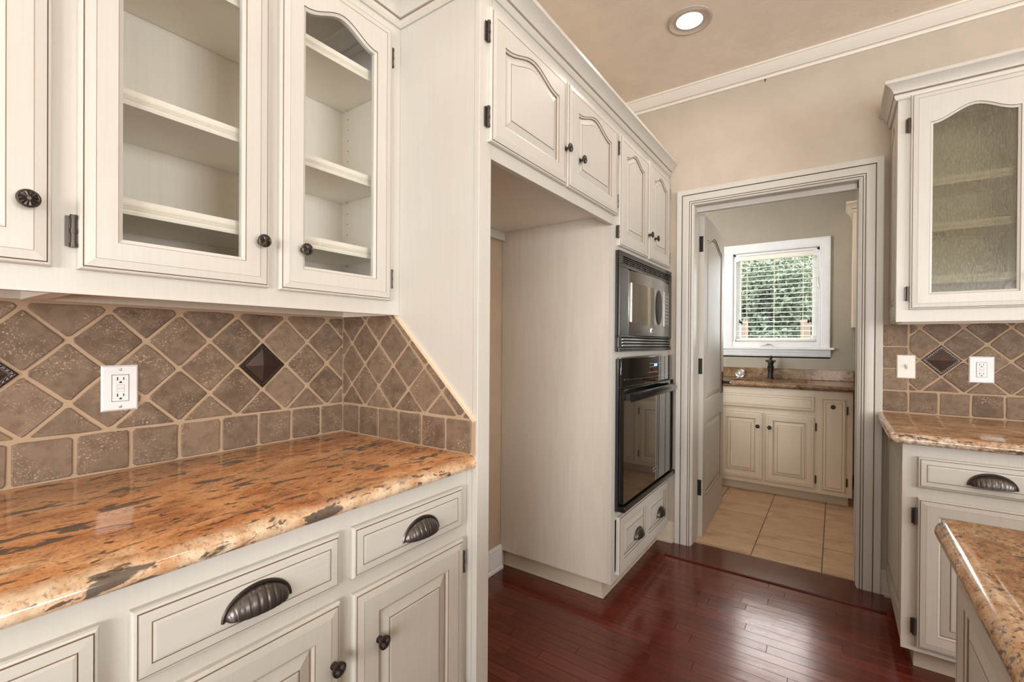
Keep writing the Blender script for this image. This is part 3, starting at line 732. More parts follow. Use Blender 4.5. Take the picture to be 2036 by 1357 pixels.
# trim kit frame: left, right, top, bottom
hb(b, 0, .118, .078, .410, 0, .022); hb(b, .802, MWW, .078, .410, 0, .022); hb(b, 0, MWW, .410, .424, 0, .022); hb(b, 0, MWW, .463, MWH, 0, .022); hb(b, 0, .045, .424, .463, 0, .022); hb(b, MWW - .006, MWW, .424, .463, 0, .022); hb(b, 0, MWW, .070, .078, 0, .022); hb(b, 0, MWW, 0, .018, 0, .022); hb(b, 0, .045, .018, .07, 0, .018); hb(b, MWW - .006, MWW, .018, .070, 0, .018)
b.build('trim_frame', GRAPHD, mw, M, None, .002)
b = MB(); hb(b, .04, MWW - .004, .018, .070, -.004, .004); hb(b, .04, MWW - .004, .424, .463, -.004, .004); hb(b, .118, .802, .078, .410, -.004, .004); b.build('vent_backing', DARK, mw, M)
for k in range(3): hb(MB(), .045, MWW - .006, .024 + .0155 * k, .033 + .0155 * k, .004, .021).build('louver', GRAPH, mw, M, None, .002)
for k in range(4): hb(MB(), .045, MWW - .006, .4275 + .0098 * k, .4315 + .0098 * k, .004, .016).build('vent_bar', GRAPHD, mw, M)
for k in range(9): hb(MB(), .045 + .0875 * (k + .95), .051 + .0875 * (k + .95), .4245, .452, .004, .0165).build('vent_divider', GRAPHD, mw, M)
# bowed door
dx0, dx1, dy0, dy1 = .130, .798, .080, .406
def bowed(x0, x1, y0f, y1f, z0, bow, N=16, back=.004):
    pts_f, rs = [], []
    for k in range(N + 1):
        s = k / N; x = x0 + (x1 - x0) * s; z = z0 + bow * (1 - (2 * ((x - dx0) / (dx1 - dx0)) - 1) ** 2)
        ya, yb = y0f(s), y1f(s); rs.append([(x, ya, back), (x, ya, z), (x, yb, z), (x, yb, back)])
    return MB().rings(rs, 0, True, True)
ba = lambda s: 1 - (2 * s - 1) ** 2
md = bowed(dx0, dx1, lambda s: dy0, lambda s: dy1, .018, .022).build('door', GRAPH, mw, M, 40, .002)
bowed(dx0 + .002, dx1 - .002, lambda s: dy0 + .064 - .004 * ba(s), lambda s: dy1 - .058 - .004 * ba(s), .0205, .022).build('door_window', MIRR, md, M, 40)
hb(MB(), dx0 + .012, dx0 + .028, dy0 + .066, dy1 - .060, .02, .0285).build('door_edge_strip', SILVER, md, M, None, .003)
b = MB(); n = 28; cx_, cy_, rx, ry = .535, .244, .062, .098
zz = lambda x: .0205 + .022 * (1 - (2 * ((x - dx0) / (dx1 - dx0)) - 1) ** 2)
outer = [(cx_ + rx * math.cos(2 * math.pi * k / n), cy_ + ry * math.sin(2 * math.pi * k / n)) for k in range(n)]
b.rings([[(x, y, zz(x) - .004) for x, y in outer], [(x, y, zz(x) + .002) for x, y in outer], [(cx_ + (x - cx_) * .93, cy_ + (y - cy_) * .93, zz(x) + .003) for x, y in outer]], 0, False, True)
b.build('handle_pocket', plain('satin_black', (.010, .010, .011), .38), md, M, 40)
kp = bowed(.655, .785, lambda s: dy0 + .062, lambda s: dy1 - .060, .0215, .022).build('keypad', GRAPH, md, M, 40)
b = MB()
for r_ in range(9):
    for k in range(3): x = .682 + .034 * k; hb(b, x, x + .016, .158 + .020 * r_, .163 + .020 * r_, zz(x) , zz(x) + .0022)
b.build('key_legend', KEYTXT, kp, M)
hb(MB(), .405, .447, .100, .122, .036, .0418).build('maker_badge', SILVER, mw, M, None, .001)
b = MB(); hb(b, .411, .425, .108, .114, .0418, .0424); hb(b, .428, .440, .106, .116, .0418, .0424); b.build('badge_mark', GRAPHD, mw, M)

# ---- built-in oven
ov = thing('wall_oven', 'black glass wall oven with blue clock below the microwave', 'oven', (.66, 1.48, .44))
M = frame('+X', 1.045, .440, XT + .001); OW = .845
boxo_ = lambda nm, b6, mt, par, bev=0: MB().box(*b6).build(nm, mt, par, M, None, bev)
boxo_('chassis', (0, OW, 0, .735, 0, .014), BLACKP, ov, .002)
bw = lambda x: .030 * (1 - (2 * x / OW - 1) ** 2)
def obow(x0, x1, y0f, y1f, z0, N=20, k=1.0, back=.014):
    rs = []
    for i_ in range(N + 1):
        s = i_ / N; x = x0 + (x1 - x0) * s; z = z0 + k * bw(x); rs.append([(x, y0f(s), back), (x, y0f(s), z), (x, y1f(s), z), (x, y1f(s), back)])
    return MB().rings(rs, 0, True, True)
cp = obow(.004, OW - .004, lambda s: .600, lambda s: .738 + .006 * ba(s), .026).build('control_panel', BLACKG, ov, M, 40, .003)
obow(.03, OW - .03, lambda s: .634 - .004 * ba(s), lambda s: .637 - .004 * ba(s), .0270).build('chrome_line', SILVER, cp, M, 40)
obow(.01, OW - .01, lambda s: .7375 + .006 * ba(s), lambda s: .7425 + .006 * ba(s), .0255).build('top_chrome_edge', SILVER, cp, M, 40)
b = MB()
zf2 = lambda x: .026 + bw(x)
for k, ch in enumerate('1159'):
    x = .405 + .0125 * k
    b.box(x, x + .008, .688, .691, zf2(x) + .0002, zf2(x) + .0012); b.box(x, x + .008, .6995, .7015, zf2(x) + .0002, zf2(x) + .0012); b.box(x + .0055, x + .008, .688, .7015, zf2(x) + .0002, zf2(x) + .0012); b.box(x, x + .0022, .688, .7015, zf2(x) + .0002, zf2(x) + .0012)
b.build('clock_digits', BLUE, cp, M)
b = MB()
for r_, (xa, nn) in enumerate(((.335, 4), (.335, 4), (.32, 9))):
    for k in range(nn): x = xa + .016 * k; y = .702 - .017 * r_ - (.012 if r_ == 2 else 0); b.box(x, x + .009, y, y + .003, zf2(x) + .0001, zf2(x) + .0007)
for r_ in range(2):
    for k in range(3): x = .50 + .016 * k; y = .702 - .017 * r_; b.box(x, x + .008, y, y + .003, zf2(x) + .0001, zf2(x) + .0007)
b.build('key_legend', KEYTXT, cp, M)
odr = boxo_('oven_door', (.012, OW - .010, .034, .590, .014, .038), BLACKG, ov, .003)
b = MB(); n = 24
hp = [(.055 + (OW - .11) * k / n, .548 + .012 * math.sin(math.pi * k / n), .062 + .034 * math.sin(math.pi * k / n)) for k in range(n + 1)]
rs = [[(x, y - .024, z - .004), (x, y - .018, z + .008), (x, y, z + .012), (x, y + .016, z + .006), (x, y + .020, z - .006), (x, y + .008, z - .012), (x, y - .014, z - .010)] for x, y, z in hp]
b.rings(rs, 0, True, True); b.box(.06, .085, .532, .562, .038, .068); b.box(OW - .085, OW - .06, .532, .562, .038, .068)
b.build('door_handle', BLACKP, odr, M, 50)
boxo_('lower_vent_bar', (0, OW, 0, .026, .014, .050), BLACKP, ov, .004)
boxo_('maker_badge', (.455, .515, .092, .116, .038, .0395), SILVER, odr, .0006)
b = MB()
for k in range(4): b.box(.462 + .012 * k, .470 + .012 * k, .100, .109, .0395, .0399)
b.build('badge_lettering', DARK, odr, M)

# ================================================================== TILED SPLASHBACKS
def clip(poly, a, b, c):
    """keep a*x + b*y <= c"""
    out = []
    for i_ in range(len(poly)):
        p, q = poly[i_], poly[(i_ + 1) % len(poly)]; dp, dq = a * p[0] + b * p[1] - c, a * q[0] + b * q[1] - c
        if dp <= 0: out.append(p)
        if dp * dq < 0: t = dp / (dp - dq); out.append((p[0] + t * (q[0] - p[0]), p[1] + t * (q[1] - p[1])))
    return out
def area(p): return sum(p[i_][0] * p[(i_ + 1) % len(p)][1] - p[(i_ + 1) % len(p)][0] * p[i_][1] for i_ in range(len(p))) / 2
def inset(poly, d):
    n = len(poly); out = []
    for i_ in range(n):
        p0, p1, p2 = Vector(poly[i_ - 1]), Vector(poly[i_]), Vector(poly[(i_ + 1) % n])
        e1, e2 = (p1 - p0).normalized(), (p2 - p1).normalized(); n1, n2 = Vector((-e1.y, e1.x)), Vector((-e2.y, e2.x))
        k = 1 + n1.dot(n2)
        out.append(tuple(p1 + (n1 + n2) * (d / max(k, .25))))
    return out
def dedupe(p):
    out = []
    for q in p:
        if not out or (Vector(q) - Vector(out[-1])).length > .004: out.append(q)
    if len(out) > 1 and (Vector(out[0]) - Vector(out[-1])).length < .004: out.pop()
    return out
def tile(parent, poly, M, gap=.0068):
    poly = dedupe(poly)
    if len(poly) < 3: return
    if area(poly) < 0: poly = poly[::-1]
    if area(poly) < 4e-4: return
    p = inset(poly, gap / 2 + random.uniform(0, .0012))
    if area(p) < 2e-4: return
    pts = []; n = len(p)
    for i_ in range(n):
        a, c = Vector(p[i_]), Vector(p[(i_ + 1) % n]); L_ = (c - a).length; ch = min(.006 * random.uniform(.4, 1.3), L_ * .2)
        for t in ((ch / L_), random.uniform(.35, .65), 1 - ch / L_):
            pts.append(a.lerp(c, t) + Vector((random.uniform(-1, 1), random.uniform(-1, 1))) * .0013)
    ce = sum(pts, Vector((0, 0))) / len(pts); h = .0075 + random.uniform(0, .0018)
    inn = [q + (ce - q).normalized() * .0032 for q in pts]
    MB().rings([[(q.x, q.y, .002) for q in pts], [(q.x, q.y, h - .0018) for q in pts], [(q.x, q.y, h) for q in inn]], 0, False, True).build('tile', TRAV, parent, M)
def accent(parent, cx, cy, M, r=.0715):
    """bronze pyramid tile set on its corner with a rope border"""
    def dia(k, z): return [(cx, cy - k, z), (cx + k, cy, z), (cx, cy + k, z), (cx - k, cy, z)]
    b = MB(); b.rings([dia(r, .002), dia(r, .009), dia(r - .003, .0100), dia(r - .004, .008), dia(r - .0145, .008), dia(r - .0155, .0105), dia(r - .017, .0105), dia(r - .018, .009), dia(.0008, .017)], 0, False, True)
    t = b.build('accent_tile', BROWNB, parent, M); t['label'] = 'dark bronze pyramid tile with rope border'
    b = MB(); k = r - .0095
    cs = [(cx, cy - k), (cx + k, cy), (cx, cy + k), (cx - k, cy)]
    for s in range(4):
        a, c = Vector(cs[s]), Vector(cs[(s + 1) % 4]); d = (c - a).normalized(); nn = Vector((-d.y, d.x)); L_ = (c - a).length; num = 10
        for j in range(num):
            o = a + d * (L_ * (j + .5) / num); e = (d * .0036 + nn * .0038); f = (d * .0022 - nn * .0012)
            q = [o - e - f, o - e * .3 - f * 1.4, o + e + f * .2, o + e + f, o + e * .3 + f * 1.4, o - e - f * .2]
            b.rings([[(v.x, v.y, .0075) for v in q], [(v.x, v.y, .0110) for v in q], [(o.x + (v.x - o.x) * .5, o.y + (v.y - o.y) * .5, .0125) for v in q]], 0, False, True)
    b.build('rope_border', PEWTER, t, M)
def lattice(parent, M, u0, v0, D, region, accents, half=None):
    """diamond tiles of diagonal D with a tile centre at (u0, v0), clipped to the half-planes of region"""
    us = [u0 + D / 2 * i_ for i_ in range(-24, 25)]
    for i_, u in enumerate(us):
        for j in range(-12, 13):
            v = v0 + D / 2 * j
            if (i_ - 24 + j) % 2: continue
            if any(abs(u - a) < .01 and abs(v - c) < .01 for a, c in accents): accent(parent, u, v, M); continue
            p = [(u, v - D / 2), (u + D / 2, v), (u, v + D / 2), (u - D / 2, v)]
            for hp_ in region:
                p = clip(p, *hp_)
                if len(p) < 3: break
            if len(p) >= 3: tile(parent, p, M)
ZB = 1.0205
# left wall
bs = thing('tile_backsplash', 'brown diamond tile backsplash with outlet along the orange granite worktop', 'backsplash', (.004, -.5, .915))
M = frame('+X', 0, 0, .0005)
MB().box(-1.72, -.0005, .915, 1.381, 0, .0055).build('grout_bed', GROUT, bs, M)
for k in range(16):
    y1 = -.098 - .109 * (k - 1); y0 = y1 - .109; y1 = min(y1, -.0075)
    tile(bs, [(y0, .916), (y1, .916), (y1, ZB), (y0, ZB)], M)
lattice(bs, M, -.3046, ZB + .1525, .1532, [(0, -1, -ZB), (0, 1, 1.3405), (1, 0, -.0075), (-1, 0, 1.70)], [(-.3046, ZB + .1525), (-.3046 - 4 * .1532, ZB + .1525), (-.3046 - 8 * .1532, ZB + .1525)])
# end panel
bp_ = thing('tile_backsplash', 'brown diamond tile backsplash with a slanting edge on the cream end panel', 'backsplash', (.33, -.004, .915))
M = frame('-Y', 0, 0, -.0003)
def diag(d): nx, ny = .322, .347; L_ = math.hypot(nx, ny); return (nx / L_, ny / L_, (nx * .2993 + ny * 1.3426) / L_ - d)
reg = [(0, -1, -ZB), (0, 1, 1.381), diag(.004)]
g = clip(clip([(.007, .915), (.6466, .915), (.6466, 1.4), (.007, 1.4)], *diag(0)), 0, 1, 1.381)
MB().rings([[(x, y, 0) for x, y in g], [(x, y, .0055) for x, y in g]], 0, True, True).build('grout_bed', GROUT, bp_, M)
for k in range(6):
    x0 = .0 if k == 0 else .1045 + .1068 * (k - 1); x1 = .1045 + .1068 * k; x1 = min(x1, .6455); x0 = max(x0, .0085)
    tile(bp_, [(x0, .916), (x1, .916), (x1, ZB), (x0, ZB)], M)
lattice(bp_, M, .0623 + .0753, ZB + .0753 * 1, .1506, reg + [(-1, 0, -.0085), (0, 1, 1.3805)], [])
a_, c_ = Vector((.2560, 1.3826)), Vector((.6485, 1.0186)); d_ = (c_ - a_).normalized(); n_ = Vector((-d_.y, d_.x)) * -1
q4 = [a_ - n_ * .001, c_ - n_ * .001, c_ + n_ * .007, a_ + n_ * .007]
MB().rings([[(v.x, v.y, 0) for v in q4], [(v.x, v.y, .009) for v in q4]], 0, True, True).build('edge_strip', plain('peach_caulk', (.78, .60, .43), .7), bp_, M)
# doorway wall, right
br_ = thing('tile_backsplash', 'brown diamond tile backsplash above the gold granite worktop at the right', 'backsplash', (2.1, 1.896, .92))
M = frame('-Y', 0, 0, 1.8995)
MB().box(1.7105, 2.585, .92, 1.357, 0, .0055).build('grout_bed', GROUT, br_, M)
for k in range(8):
    x0 = 1.7115 if k == 0 else 1.814 + .1095 * (k - 1); tile(br_, [(x0, .921), (1.814 + .1095 * k, .921), (1.814 + .1095 * k, 1.028), (x0, 1.028)], M)
for z0, z1 in ((1.028, 1.1357), (1.1357, 1.2435), (1.2435, 1.3565)): tile(br_, [(1.7115, z0), (1.8125, z0), (1.8125, z1), (1.7115, z1)], M)
lattice(br_, M, 1.9305, 1.028 + .1525, .1535, [(0, -1, -1.028), (0, 1, 1.3565), (-1, 0, -1.8125), (1, 0, 2.58)], [(1.9305, 1.1805)])

nl = MB(); nl.tube([(1.1838, 1.8995, 2.7397), (1.1838, 1.885, 2.7417)], [.0016, .0016], 8); nl.lathe([(.0015, 0), (.004, .0005), (.004, .002), (.001, .0025)], 10, Matrix.Translation((1.1838, 1.885, 2.7417)) @ Matrix.Rotation(math.pi / 2, 4, 'X'))
tag(nl.build('wall_nail', BRONZE2, None, None, 40), 'tiny nail in the taupe wall below the crown moulding', 'nail')
# ---- outlets and switch
def outlet(face, a, z, depth, w_, h_, label, wt):
    M = frame(face, a, z, depth); t = thing('wall_outlet', label, 'outlet', M.translation)
    b = MB(); b.rings([[(0, 0, 0), (w_, 0, 0), (w_, h_, 0), (0, h_, 0)], [(0, 0, .002), (w_, 0, .002), (w_, h_, .002), (0, h_, .002)], [(.004, .004, .0062), (w_ - .004, .004, .0062), (w_ - .004, h_ - .004, .0062), (.004, h_ - .004, .0062)]], 0, True, True)
    b.build('cover_plate', wt, t, M)
    cx, cy = w_ / 2, h_ / 2
    b = MB(); b.box(cx - .0178, cx + .0178, cy - .0345, cy + .0345, .0060, .0064); b.build('shadow_gap', DARK, t, M)
    r = MB().box(cx - .0168, cx + .0168, cy - .0335, cy + .0335, .006, .0080).build('receptacle', WHITEPL, t, M, None, .001)
    for s in (1, -1):
        yc = cy + (.0235 if s > 0 else -.0185)
        b = MB(); b.box(cx - .0075, cx - .0052, yc - .0035, yc + .0045, .008, .00835); b.build('slot', DARK, r, M)
        b = MB(); b.box(cx + .0052, cx + .0072, yc - .003, yc + .004, .008, .00835); b.build('slot', DARK, r, M)
        b = MB(); pts = [(cx + .003 * math.cos(math.pi * k / 8), yc - .0105 + .0045 * math.sin(math.pi * k / 8)) for k in range(9)]
        b.rings([[(x, y, .008) for x, y in pts], [(x, y, .00835) for x, y in pts]], 0, True, True); b.build('ground_hole', DARK, r, M)
    for y in (cy + .0045, cy - .0055):
        b = MB(); b.box(cx - .0077, cx + .0077, y - .0043, y + .0043, .008, .0083); b.build('button_gap', KEYTXT, r, M)
        b = MB(); b.box(cx - .0068, cx + .0068, y - .0034, y + .0034, .008, .0092); b.build('test_button', WHITEPL, r, M)
    for y in (h_ - .011, .011):
        b = MB(); b.lathe([(.0035, .0055), (.0035, .0068), (.002, .0073)], 12, Matrix.Translation((cx, y, 0))); b.box(cx - .003, cx + .003, y - .0004, y + .0004, .0072, .0075); b.build('screw', SILVER, t, M)
outlet('+X', -.7045, 1.070, .0085, .0755, .117, 'white electrical outlet on the tiles left of the bronze diamond tile', WHITEPL)
outlet('-Y', 2.023, 1.0815, 1.8915, .084, .121, 'white electrical outlet at the right beside a light switch and bronze tile', WHITEPL)
M = frame('-Y', 1.767, 1.089, 1.8915); t = thing('light_switch', 'almond toggle light switch plate beside the door casing', 'switch', M.translation)
b = MB(); w_, h_ = .071, .115; b.rings([[(0, 0, 0), (w_, 0, 0), (w_, h_, 0), (0, h_, 0)], [(0, 0, .002), (w_, 0, .002), (w_, h_, .002), (0, h_, .002)], [(.004, .004, .006), (w_ - .004, .004, .006), (w_ - .004, h_ - .004, .006), (.004, h_ - .004, .006)]], 0, True, True); b.build('cover_plate', ALMOND, t, M)
b = MB(); b.box(.0305, .0405, .046, .070, .0058, .0066); b.build('toggle_slot', KEYTXT, t, M)
b = MB(); b.rings([[(.0318, .050, .006), (.0392, .050, .006), (.0392, .068, .006), (.0318, .068, .006)], [(.0325, .062, .020), (.0385, .062, .020), (.0385, .070, .0185), (.0325, .070, .0185)]], 0, False, True); b.build('toggle', ALMOND, t, M)
for y in (.087, .029):
    b = MB(); b.lathe([(.003, .0055), (.003, .0066), (.002, .007)], 10, Matrix.Translation((.0355, y, 0))); b.build('screw', SILVER, t, M)

# ================================================================== RIGHT SIDE
# ---- wall cabinet with rain glass
YR = 1.575; RX0, RX1 = 1.737, 2.56; RZ0, RZ1 = 1.3535, 2.33
rc = thing('wall_cabinet', 'cream wall cabinet with ribbed glass door at the right over the light switch', 'cabinet', (2.15, 1.74, RZ0))
b = MB(); b.box(RX0 + .012, RX0 + .026, YR + .019, 1.898, RZ0, RZ1); b.box(RX1 - .016, RX1, YR + .019, 1.898, RZ0, RZ1); b.box(RX0 + .026, RX1 - .016, 1.888, 1.898, RZ0, RZ1); b.box(RX0 + .026, RX1 - .016, YR + .019, 1.888, RZ0 + .02, RZ0 + .036); b.box(RX0 + .026, RX1 - .016, YR + .019, 1.888, RZ1 - .016, RZ1); b.box(2.14, 2.156, YR + .019, 1.888, RZ0 + .036, RZ1 - .016)
b.build('carcass', P_IN, rc)
b = MB(); b.box(RX0, RX1, YR, YR + .019, RZ0, RZ0 + .065); b.box(RX0, RX1, YR, YR + .019, RZ1 - .04, RZ1)
for a, c in ((RX0, 1.795), (2.115, 2.19), (RX1 - .05, RX1)): b.box(a, c, YR, YR + .019, RZ0 + .065, RZ1 - .04)
b.build('face_frame', P_V, rc)
# arched raised panel on the cabinet's side
M = frame('-X', 1.898, RZ0, RX0 + .012)
door_mesh(.304, RZ1 - RZ0, 'panel', .060, .115, .075, .06).build('side_panel', [P_L, GLAZE], rc, M @ Matrix.Scale(.64, 4, (0, 0, 1)))
for z in (1.552, 1.778, 1.974): shelf(rc, '-Y', RX0 + .028, 2.138, z, 1.886, YR + .045)
door(rc, 'glass_door', '-Y', 1.780, 1.4055, YR, .392, .928, 'glass', .0625, .134, .0625, .048, [(.372, .12)], (), [(-.006, .07), (-.006, .80)], None, RAIN)
door(rc, 'glass_door', '-Y', 2.176, 1.4055, YR, .372, .928, 'glass', .0625, .134, .0625, .048, [(.03, .12)], (), [(.378, .07), (.378, .80)], None, RAIN)
b = MB(); b.mould([(RX0, 1.898), (RX0, YR), (RX1, YR)], [(-d, h) for d, h in KC], lambda x, y, h: (x, y, 2.325 + h), KCM); b.build('crown', [P_V, GLAZE], rc, None, 30)

# ---- base cabinet and gold granite
YRB = 1.245; BX0, BX1 = 1.733, 2.56
rb = thing('base_cabinet', 'cream base cabinet with a cup pull drawer right of the doorway', 'cabinet', (2.15, 1.55, 0))
b = MB(); b.box(BX0 + .012, BX0 + .028, YRB + .019, 1.872, .095, .880); b.box(BX1 - .016, BX1, YRB + .019, 1.872, .095, .880); b.box(BX0 + .028, BX1 - .016, 1.862, 1.872, .095, .880); b.box(BX0 + .028, BX1 - .016, YRB + .019, 1.862, .095, .111); b.build('carcass', P_IN, rb)
b = MB(); b.box(BX0, BX1, YRB, YRB + .019, .818, .880); b.box(BX0, BX1, YRB, YRB + .019, .095, .13); b.box(BX0, BX1, YRB, YRB + .019, .660, .735)
for a, c in ((BX0, 1.80), (2.12, 2.19), (BX1 - .04, BX1)): b.box(a, c, YRB, YRB + .019, .13, .660); b.box(a, c, YRB, YRB + .019, .735, .818)
b.build('face_frame', P_V, rb)
M = frame('-X', 1.872, .095, BX0 + .012)
door_mesh(.607, .785, 'panel', .065, .075, .09, 0).build('side_panel', [P_L, GLAZE], rb, M @ Matrix.Scale(.62, 4, (0, 0, 1)))
boxo('toe_kick', (BX0 + .045, BX1, YRB + .07, 1.862, .001, .0945), P_TOE, rb)
door(rb, 'drawer_front', '-Y', 1.777, .7195, YRB, .376, .113, 'drawer', pulls=[(.196, .034)])
door(rb, 'drawer_front', '-Y', 2.17, .7195, YRB, .376, .113, 'drawer', pulls=[(.188, .034)])
door(rb, 'cabinet_door', '-Y', 1.777, .117, YRB, .376, .562, 'panel', .057, .058, .058, 0, [(.35, .45)], (), [(-.006, .074), (-.006, .491)])
door(rb, 'cabinet_door', '-Y', 2.17, .117, YRB, .376, .562, 'panel', .057, .058, .058, 0, [(.03, .45)], (), [(.382, .074)])
o = slab('countertop', 1.690, 2.60, 1.190, 1.8985, .881, .920, (1, 0, 1, 0), GR_R, .024); tag(o, 'gold granite worktop with rounded corner against the wall right of the doorway', 'countertop')

# ---- island
isl = thing('island_cabinet', 'cream island cabinet with framed panels at the bottom right picture corner', 'island', (2.2, -.6, 0))
IX0, IY1, IY0 = 1.707, .132, -1.95
b = MB(); b.box(IX0 + .012, 2.75, IY0, IY1, .095, .880); b.build('carcass', P_V, isl)
M0 = IY1 - .0
for k, (a, ww) in enumerate(((IY1, .52), (IY1 - .52, .52), (IY1 - 1.04, .52), (IY1 - 1.56, .52))):
    M = frame('-X', a, .095, IX0 + .012)
    door_mesh(ww, .785, 'panel', .075, .09, .09, 0).build('side_panel', [P_L, GLAZE], isl, M @ Matrix.Scale(.62, 4, (0, 0, 1)))
boxo('toe_kick', (IX0 + .06, 2.70, IY0 + .05, IY1 - .05, .001, .0945), P_TOE, isl)
o = slab('countertop', 1.677, 2.82, -2.0, .160, .881, .920, (1, 0, 0, 1), GR_I, .035); tag(o, 'gold and rust granite island top at the bottom right picture corner', 'countertop')

# ---- recessed ceiling lights
def can(x, y, label, group, power=4.2, tint=(1.0, .89, .76)):
    t = thing('recessed_light', label, 'ceiling light', (x, y, ZC), group)
    b = MB(); b.lathe([(.103, 0), (.1025, -.004), (.094, -.0065), (.088, -.003), (.074, .0)], 40, Matrix.Translation((x, y, ZC)), 0, False); b.build('trim_ring', CANIN, t, None, 40)
    b = MB(); b.lathe([(.0745, -.0005), (.066, -.0015), (.060, -.0017)], 36, Matrix.Translation((x, y, ZC)), 0, False); b.build('reflector', CANIN, t, None, 40)
    b = MB(); b.lathe([(.060, -.0020), (.045, -.0065), (.02, -.0090), (.004, -.0095)], 32, Matrix.Translation((x, y, ZC)), 0, True); b.build('lens', LENS, t, None, 60)
    d = bpy.data.lights.new('lamp', 'AREA'); d.shape = 'DISK'; d.size = .10; d.energy = power; d.color = tint; d.spread = math.radians(165)
    l = bpy.data.objects.new('lamp', d); COL.objects.link(l); l.parent = t; l.location = (0, 0, -.0105)
can(.9276, 1.266, 'round recessed ceiling light above the oven cabinet', None)
for x, y, lb in ((.93, -.15, 'over the middle of the orange granite worktop'), (.93, -1.55, 'over the near end of the orange granite worktop'), (2.75, 1.0, 'over the gold granite worktop'),
                 (2.75, -.4, 'over the middle of the island'), (2.75, -1.8, 'over the near end of the island'), (4.2, -.4, 'beside the added side window')):
    can(x, y, 'recessed ceiling light ' + lb + ', above the frame', 'ceiling lights above the frame', 2.4 if y == 1.0 else 4.2)
can(1.2, 2.75, 'round recessed ceiling light of the laundry hidden above the door casing', None, 11, (1.0, .95, .89))
# ================================================================== LAUNDRY
LY = 3.26
LM = [P_LAUN, GLAZE]
lc = thing('sink_cabinet', 'cream laundry sink cabinet with two panelled doors under the window', 'cabinet', (1.06, 3.55, 0))
b = MB(); b.box(.56, .576, LY + .019, 3.858, .09, .890); b.box(1.6155, 1.6315, LY + .019, 3.858, .09, .890); b.box(.576, 1.6155, 3.848, 3.858, .09, .890); b.box(.576, 1.6155, LY + .019, 3.848, .09, .106); b.build('carcass', P_LAUNV, lc)
b = MB(); b.box(.56, 1.6315, LY, LY + .0189, .09, .890); b.build('face_frame', P_LAUNV, lc)
boxo('toe_kick', (.56, 1.61, LY + .06, 3.858, .0115, .0895), P_TOE, lc)
door(lc, 'false_drawer_front', '-Y', .70, .722, LY, .694, .120, 'drawer', mats=LM)
door(lc, 'cabinet_door', '-Y', .70, .122, LY, .337, .566, 'panel', .055, None, None, 0, [(.298, .45)], (), [(-.006, .08)], LM)
door(lc, 'cabinet_door', '-Y', 1.050, .122, LY, .344, .563, 'panel', .055, None, None, 0, [(.034, .45)], (), [(.350, .075), (.350, .485)], LM)
door(lc, 'cabinet_door', '-Y', 1.439, .125, LY, .153, .706, 'drawer', .03, None, None, 0, [(.070, .65)], (), [(.159, .08), (.159, .625)], LM)
# granite top with sink cut-out and upstand
lt = thing('laundry_countertop', 'brown granite laundry worktop with upstand and a sink below the window', 'countertop', (1.05, 3.55, .895))
SX0, SX1, SY0, SY1 = .78, 1.33, 3.36, 3.70
b = MB(); z0, z1 = .8955, .934
for x0, x1, y0, y1 in ((-.1, SX0, 3.225, 3.857), (SX1, 1.652, 3.225, 3.857), (SX0, SX1, 3.225, SY0), (SX0, SX1, SY1, 3.857)): b.box(x0, x1, y0, y1, z0, z1)
b.tube([(-.1, 3.228, .9148), (1.652, 3.228, .9148)], .0192, 10)
b.build('slab', GR_U, lt)
boxo('upstand', (-.1, 1.652, 3.836, 3.857, .9345, 1.028), GR_U, lt, .003)
sk = thing('sink', 'steel undermount sink set in the brown laundry granite', 'sink', (1.055, 3.53, .72))
b = MB(); b.rings([[(SX0 + e, SY0 + e, z), (SX1 - e, SY0 + e, z), (SX1 - e, SY1 - e, z), (SX0 + e, SY1 - e, z)] for e, z in ((-.004, .895), (.004, .895), (.010, .74), (.03, .725), (.23 * .7, .722))], 0, False, True); b.build('basin', SILVER, sk, None, 50)
fa = thing('faucet', 'dark bronze single lever faucet behind the laundry sink', 'faucet', (1.035, 3.762, .934))
T = Matrix.Translation((1.035, 3.762, .9342))
b = MB(); b.lathe([(.030, 0), (.030, .006), (.024, .012), (.020, .03), (.022, .07), (.027, .10), (.026, .115), (.020, .125), (.022, .135), (.027, .150), (.024, .165), (.012, .176), (.010, .182)], 20, T); b.build('body', BRONZE2, fa, None, 50)
b = MB(); b.lathe([(.004, .182), (.013, .187), (.016, .197), (.012, .208), (.003, .213)], 16, T); b.build('lever_ball', BRONZE2, fa, None, 50)
b = MB(); b.tube([(1.035, 3.762, 1.075), (1.035, 3.72, 1.095), (1.035, 3.67, 1.085), (1.035, 3.645, 1.045)], [.013, .013, .0125, .0135], 12); b.build('spout', BRONZE2, fa, None, 50)
b = MB(); b.tube([(1.035, 3.762, 1.09), (1.075, 3.75, 1.098), (.995, 3.75, 1.098)], .008, 8); b.build('side_collar', BRONZE2, fa, None, 50)
sd = thing('sink_strainer', 'round steel sink strainer leaning on the laundry upstand left of the faucet', 'strainer', (.775, 3.82, .9345))
T = Matrix.Translation((.775, 3.812, .972)) @ Matrix.Rotation(math.radians(70), 4, 'X')
b = MB(); b.lathe([(.040, 0), (.040, .004), (.034, .006), (.029, .003), (.028, -.008), (.015, -.010)], 24, T, 0, True); b.build('rim', SILVER, sd, None, 40)
b = MB(); b.lathe([(.007, -.010), (.006, .008), (.009, .012), (.002, .014)], 12, T, 0, True); b.build('stopper_knob', SILVER, sd, None, 40)
